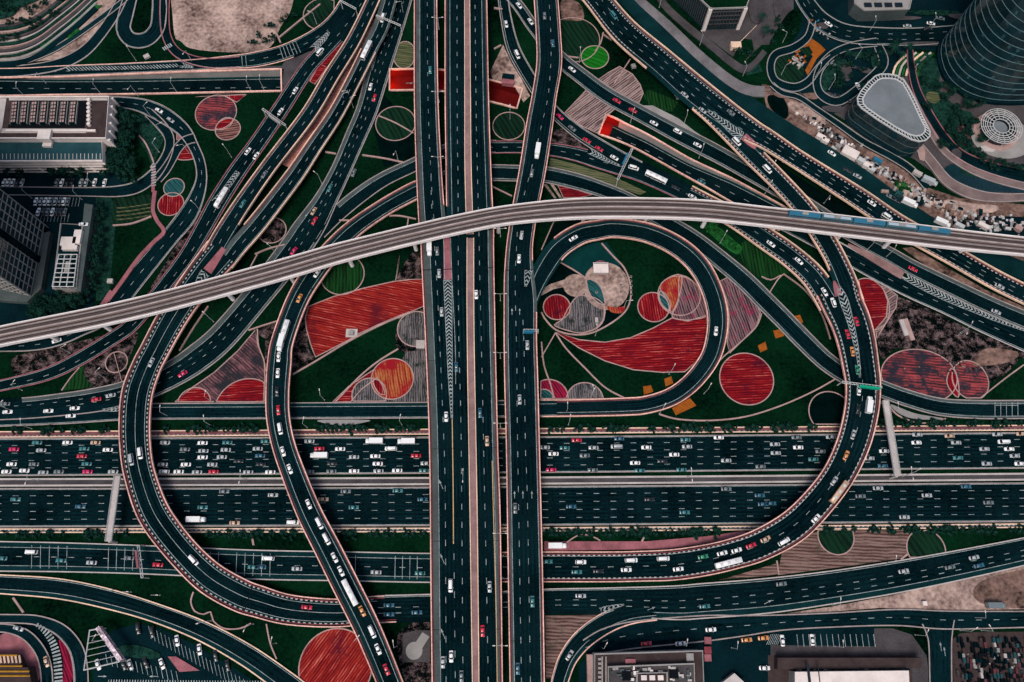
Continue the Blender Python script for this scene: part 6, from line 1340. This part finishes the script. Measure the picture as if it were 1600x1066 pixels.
for sd, R, h, mm in ((1, 4.2, 6.5, 'leaf'), (2, 3.4, 5.5, 'leaf'), (3, 3.0, 5.0, 'leafg')):
    o = empty('broadleaf_tree'); m = MB(); m.bar((0,0,0), (0,0,h * .62), .28, .16, n=8)
    for k in range(4): a = k * 1.7 + sd; m.bar((0,0,h * .5), (math.cos(a) * R * .5, math.sin(a) * R * .5, h * .9), .12, .05, n=6)
    m.b('trunk', M['trunk'], o); V, Fc = crown_mesh(sd, R, 900, .42); V = [v + Vector((0, 0, h)) for v in V]; build('crown', V, Fc, M[mm], o); TP.append(o)
def palm():
    o = empty('palm_tree'); m = MB(); m.bar((0,0,0), (.3,.1,7.5), .26, .18, n=8); m.b('trunk', M['trunk'], o); m = MB()
    for k in range(17):
        a = k * 2.4; el = .5 - .07 * (k % 5); pr = Vector((.3, .1, 7.5)); L_ = 3.3
        for j in range(5):
            u = (j + 1) / 5; q = Vector((.3 + math.cos(a) * L_ * u, .1 + math.sin(a) * L_ * u, 7.5 + el * L_ * u - 1.9 * u * u)); wd = .38 * (1 - u * .6); sd = Vector((-math.sin(a), math.cos(a), 0)) * wd
            m.add([pr - sd, pr + sd, q + sd * .8, q - sd * .8], [(0, 1, 2, 3)]); pr = q
    m.b('crown', M['leaf'], o); return o
TP.append(palm()); tu = [0] * 4
def trees(L_, kind, where, kn, group, z=0, sc=1.0):
    L_ = sorted(L_)
    for i, (x, y) in enumerate(L_):
        k = kind if kind is not None else i % 2
        o = TP[k] if tu[k] == 0 else copy_tree(TP[k]); tu[k] = 1
        o.location = W(x, y, z); o.rotation_euler = (0, 0, i * 2.1); s_ = sc * random.uniform(.85, 1.15); o.scale = (s_, s_, s_)
        tag(o, '%s %s from the left %s' % (ORD[i] if i < 25 else '%d%s' % (i + 1, {1:'st',2:'nd',3:'rd'}.get((i+1)%10,'th')), kn, where), 'tree', group)
random.seed(21)
clump = [(178,188),(190,184),(200,190),(176,200),(188,200),(202,203),(177,214),(190,216),(203,218),(178,228),(192,231),(206,233),(178,243),(190,246),(204,248),(182,258),(194,260),(208,262),(180,272),(194,276),(207,277),(216,195)]
trees(clump, None, 'in the dark clump by the office block', 'dark round tree', 'trees beside the office block')
trees([(66,478),(78,472),(90,476),(102,474),(112,480),(124,470),(134,476),(70,492),(84,490),(98,492),(110,494),(60,488)], None, 'below the gridded tower', 'dark tree', 'trees below the tower', sc=.9)
trees([(20,270),(36,272),(84,272),(98,273),(110,272),(122,274),(134,272),(160,330),(158,345),(160,362),(156,378),(158,395),(154,412),(156,430),(150,446)], None, 'around the left car park', 'small dark tree', 'trees around the car park', sc=.7)
trees([(1185,38),(1192,60),(1388,88),(1402,96),(1412,84),(1340,150),(1318,92),(1440,100),(1428,112)], 3, 'on the plazas at top right', 'palm', 'palms at the top right')
trees([(1395,78),(1445,170),(1475,155),(1490,176),(1500,192),(1480,205),(1505,228),(1520,240),(1530,252),(1545,262),(1560,258),(1578,262),(1512,170),(1530,165),(1460,140),(1440,130),(1590,266)], None, 'in the tower garden', 'low garden tree', 'trees in the tower garden', sc=.6)
random.seed(33); gt = [(random.uniform(1284,1330), random.uniform(92,140)) for _ in range(12)] + [(random.uniform(1345,1372), random.uniform(84,112)) for _ in range(6)] + [(random.uniform(1205,1250), random.uniform(30,74)) for _ in range(6)] + [(random.uniform(1150,1190), random.uniform(70,112)) for _ in range(6)]
trees(gt, 1, 'on the islands of the forecourt at top right', 'little dark tree', 'trees on the forecourt islands', sc=.42)
gt = [(random.uniform(1465,1535), random.uniform(135,235)) for _ in range(22)]
trees(gt, 0, 'between the tower and the pavilion', 'leafy tree', 'trees between tower and pavilion', sc=.5)
random.seed(14); gt = [(20 + random.uniform(-25,60), random.uniform(-5,24)) for _ in range(14)] + [(x, 60 - x * .35 + random.uniform(-30,10)) for x in range(10, 110, 9)]
trees([(x, y) for x, y in gt if x > 2], 1, 'on the pale plaza at top left', 'small dark tree', 'trees on the top left plaza', sc=.45)
trees([(1108,360),(1120,366),(1132,374),(1142,384),(1112,352)], 2, 'under the viaduct right of the loop', 'bright green tree', 'bright green trees by the viaduct', sc=.6)
trees([(460,28),(444,36),(425,44),(405,58),(418,68),(398,70),(428,62)], 1, 'beside the sandy lot', 'small dark tree', 'trees beside the sandy lot', sc=.5)
# shrubs along the highway walls
SH = []
o = empty('shrub'); V, Fc = crown_mesh(9, 1.3, 260, .3); build('foliage', [v + Vector((0,0,1.1)) for v in V], Fc, M['leaf'], o); m = MB(); m.bar((0,0,0), (0,0,1.2), .08, .05); m.b('stem', M['trunk'], o)
first = True; random.seed(4); RWS = {}
def shrubrow(xs, f, where):
    global first
    ct_ = 0
    for x in xs:
        if random.random() < .28: continue
        ct_ += 1
        q = o if first else copy_tree(o); first = False; y = f(x) + random.uniform(-.7, .7)
        q.location = W(x + random.uniform(-2, 2), y, 0); s_ = random.uniform(.8, 1.5); q.scale = (s_ * 1.3, s_, s_ * .8); q.rotation_euler = (0, 0, random.random() * 6)
        tag(q, '%s small dark shrub from the left %s' % (ORD[ct_ - 1] if ct_ < 26 else '%d%s' % (ct_, {1:'st',2:'nd',3:'rd'}.get(ct_%10,'th')), where), 'shrub', 'shrubs %s' % where)
shrubrow(range(8, 185, 9), lambda x: 672.5, 'above the highway at far left'); shrubrow(range(262, 410, 9), lambda x: 671, 'above the highway left of centre')
shrubrow(range(470, 660, 8), lambda x: 670, 'above the highway beside the tall flyover'); shrubrow(range(860, 1290, 9), lambda x: 671 - (x - 860) * .007, 'above the highway under the loop'); shrubrow(range(1380, 1600, 10), lambda x: 662, 'above the highway at right')
shrubrow(range(8, 200, 9), lambda x: 835, 'below the highway at far left'); shrubrow(range(290, 660, 9), lambda x: 835, 'below the highway left of centre'); shrubrow(range(860, 1130, 9), lambda x: 832.5, 'below the highway right of centre'); shrubrow(range(1290, 1600, 9), lambda x: 828, 'below the highway at right')
# ------------------------------------------------------------------ construction site and storage yards
random.seed(8)
def crate(x, y, sx, sy, h, rz, m_, name, label, cat, group):
    c = W(x, y, h); b = empty(name, (c.x, c.y, 0), R_(rz), label=label, cat=cat, group=group)
    m = MB(); m.box((0, 0, h / 2 + .35), (sx, sy, h)); m.b('body', M[m_], b)
    m = MB(); m.box((0, 0, h + .40), (sx * .96, sy * .94, .12)); m.b('roof', M[m_], b)
    m = MB(); n = max(2, int(sx / 1.2))
    for i in range(n): m.box(((i + .5) * sx / n - sx / 2, -sy / 2 - .04, h / 2 + .35), (.12, .08, h * .9))
    m.b('rib', M['grey'], b); return b
for i, (x, y, sx, sy, mm, lb) in enumerate(((1329,238,9,5.5,'white','biggest white site cabin in the middle of the construction strip'),(1283,213,5,2.6,'white','white container at the upper left of the construction strip'),(1290,219,4,2.4,'white','short white container behind the upper left one'),(1356,258,5,3,'white','white cabin right of the biggest site cabin'),(1362,264,4,2.4,'metal','pale grey cabin beside the white one at mid site'),(1346,250,4,2.6,'metal','pale container touching the biggest site cabin'),(1310,228,3,2.4,'grey','small grey container left of the biggest cabin'),(1372,250,5,2,'blue_sign','blue container in the construction strip'),(1406,302,4,2.4,'tealbed','teal container by the green heap'),(1434,270,5,2.4,'pale','pale container near the round pool walkway'),(1500,352,5,2.4,'metal','pale cabin in the dark yard by the train'),(1537,352,6,2.4,'white','white cabin in the dark yard at the right edge'),(1592,356,4,3,'path','pinkish cabin at the right edge by the viaduct'))):
    crate(x, y, sx, sy, 2.5, -33, mm, 'site_cabin', lb, 'cabin', 'cabins on the construction site')
def heap(cx, cy, n, sx, sy, mats_, name, label, s0=.4, s1=1.6, rz=-30, z=0):
    vs = {}; k = 0
    for i in range(n):
        u, v = random.gauss(0, .45), random.gauss(0, .45); x = cx + u * sx; y = cy + v * sy + u * sx * (math.tan(R_(-rz)) if abs(rz) < 45 and sy < 20 else 0) ; mm = random.choice(mats_)
        c = W(x, y, 0); a = random.uniform(s0, s1); vs.setdefault(mm, MB()).box((c.x, c.y, z + .3 + a * .3), (a * random.uniform(.8, 2.4), a, a * .7), R_(rz + random.choice((0, 90)) + random.uniform(-12, 12)), taper=random.uniform(.6, 1))
    b = None
    for mm, mb in vs.items():
        mb.b(name, M[mm], kind='stuff', label=label)
heap(1300, 212, 120, 45, 8, ['grey','pale','pave','dirt','asph2','white'], 'site_rubble', 'scattered building materials along the construction strip')
heap(1350, 252, 140, 60, 8, ['grey','pale','pave','roofdark','asph2','metal'], 'site_rubble', 'scattered building materials in the middle of the site')
heap(1418, 292, 130, 55, 10, ['grey','pale','pave','sand','asph2','dirt'], 'site_rubble', 'scattered building materials near the walkway')
heap(1395, 280, 150, 90, 10, ['grey','pale','dirt','asph2','metal','sand'], 'site_rubble', 'more scattered building materials by the walkway', .4, 1.4)
heap(1460, 318, 120, 60, 9, ['sand','pale','dirt','grey','asph2'], 'site_rubble', 'earth heaps and debris by the pool walkway', .5, 2.2, -15)
heap(1412, 294, 40, 14, 7, ['leafg','greenrows2'], 'green_heap', 'heap of green materials on the site', .6, 2, -20)
heap(1550, 350, 260, 70, 12, ['asph2','grey','black','metal','roofdark','pale'], 'yard_material', 'dark yard packed with stacked materials', .5, 1.8, -5)
random.seed(2); SY = {}
for i in range(24):
    for j in range(10):
        if random.random() < .45: continue
        x = 1496 + i * 5.0 + j * .9; y = 1000 + j * 8; mm = random.choice(['asph2','black','roofdark','rooftl','asph','black','pave','grey','roofdark','asph2','asph','gutter','pale' if random.random() < .4 else 'asph'])
        c_ = W(x + random.uniform(-.6,.6), y + random.uniform(-1,1), 0); SY.setdefault(mm, MB()).box((c_.x, c_.y, .8), (random.uniform(.8,1.3), random.uniform(1.6,2.6), random.uniform(.6,1.6)), R_(random.uniform(-8,4)))
for mm, mb in SY.items(): mb.b('yard_material', M[mm], kind='stuff', label='rows of stacked goods in the dark storage yard')
heap(1548, 1035, 90, 58, 30, ['asph2','grey','black','roofdark','asph','rooftl','pave','black','pale'], 'yard_material', 'storage yard packed with small items', .35, 1.3, -80)
heap(1248, 95, 60, 14, 10, ['orange','pale','asph2','grey','orange'], 'site_rubble', 'orange barriers around the small works', .4, 1.4, 45)
heap(1275, 45, 40, 20, 8, ['orange','asph2','grey','blue_sign','pale'], 'site_rubble', 'orange works material beside the city street', .4, 1.4, -40)
heap(1500, 575, 70, 80, 14, ['scrub','pave','dirt'], 'scrub_clods', 'low scrub and clods on the dark ground', .3, .9, 0)
for x, y, L_, mm, lb in ((1412,512,9,'pale','left pale plank stack on the dark scrub ground'),(1420,515,12,'path','right pinkish plank stack on the dark scrub ground')):
    crate(x, y, 2.4, L_, .8, 10, mm, 'plank_stack', lb, 'stack', 'plank stacks')
crate(932, 500, 1.6, 2.6, 1.2, 0, 'pale', 'utility_cabinet', 'small pale utility cabinet on the dark arc lawn inside the loop', 'cabinet', None)
crate(229, 88, 3.4, 2.6, 1.2, 35, 'pale', 'utility_cabinet', 'square pale cabinet on the lawn below the U-turn', 'cabinet', None)
crate(990, 103, 2.6, 2.6, 1.4, 15, 'grey', 'utility_cabinet', 'grey cabinet between the bright lawn and the diagonal flyover', 'cabinet', None)
crate(172, 439, 3, 2.4, 1.4, 0, 'pale', 'utility_cabinet', 'pale cabinet on the dark lawn near the viaduct at left', 'cabinet', None)
crate(1445, 943, 2, 2, 1.5, 0, 'white', 'utility_cabinet', 'white cabinet on the sandy verge at lower right', 'cabinet', None)
for i in range(9):
    p = W(*[(985.5,433),(985.5,440),(986,447),(985.5,454),(986,461),(970,434),(970,446),(970,457),(932,457)][i], 0)
    b = empty('planter_box', p, label=('small white planter box, %s, on the clearing inside the loop' % ['first down the outer row','second down the outer row','third down the outer row','fourth down the outer row','lowest of the outer row','top of the middle row','middle of the middle row','lowest of the middle row','alone by the teal lens'][i]), cat='planter', group='planter boxes in the loop garden')
    m = MB(); m.box((0,0,.35), (1.1,1.1,.7)); m.b('box', M['pale'], b); m = MB(); m.box((0,0,.72), (.8,.8,.1)); m.b('soil', M['scrub'], b)
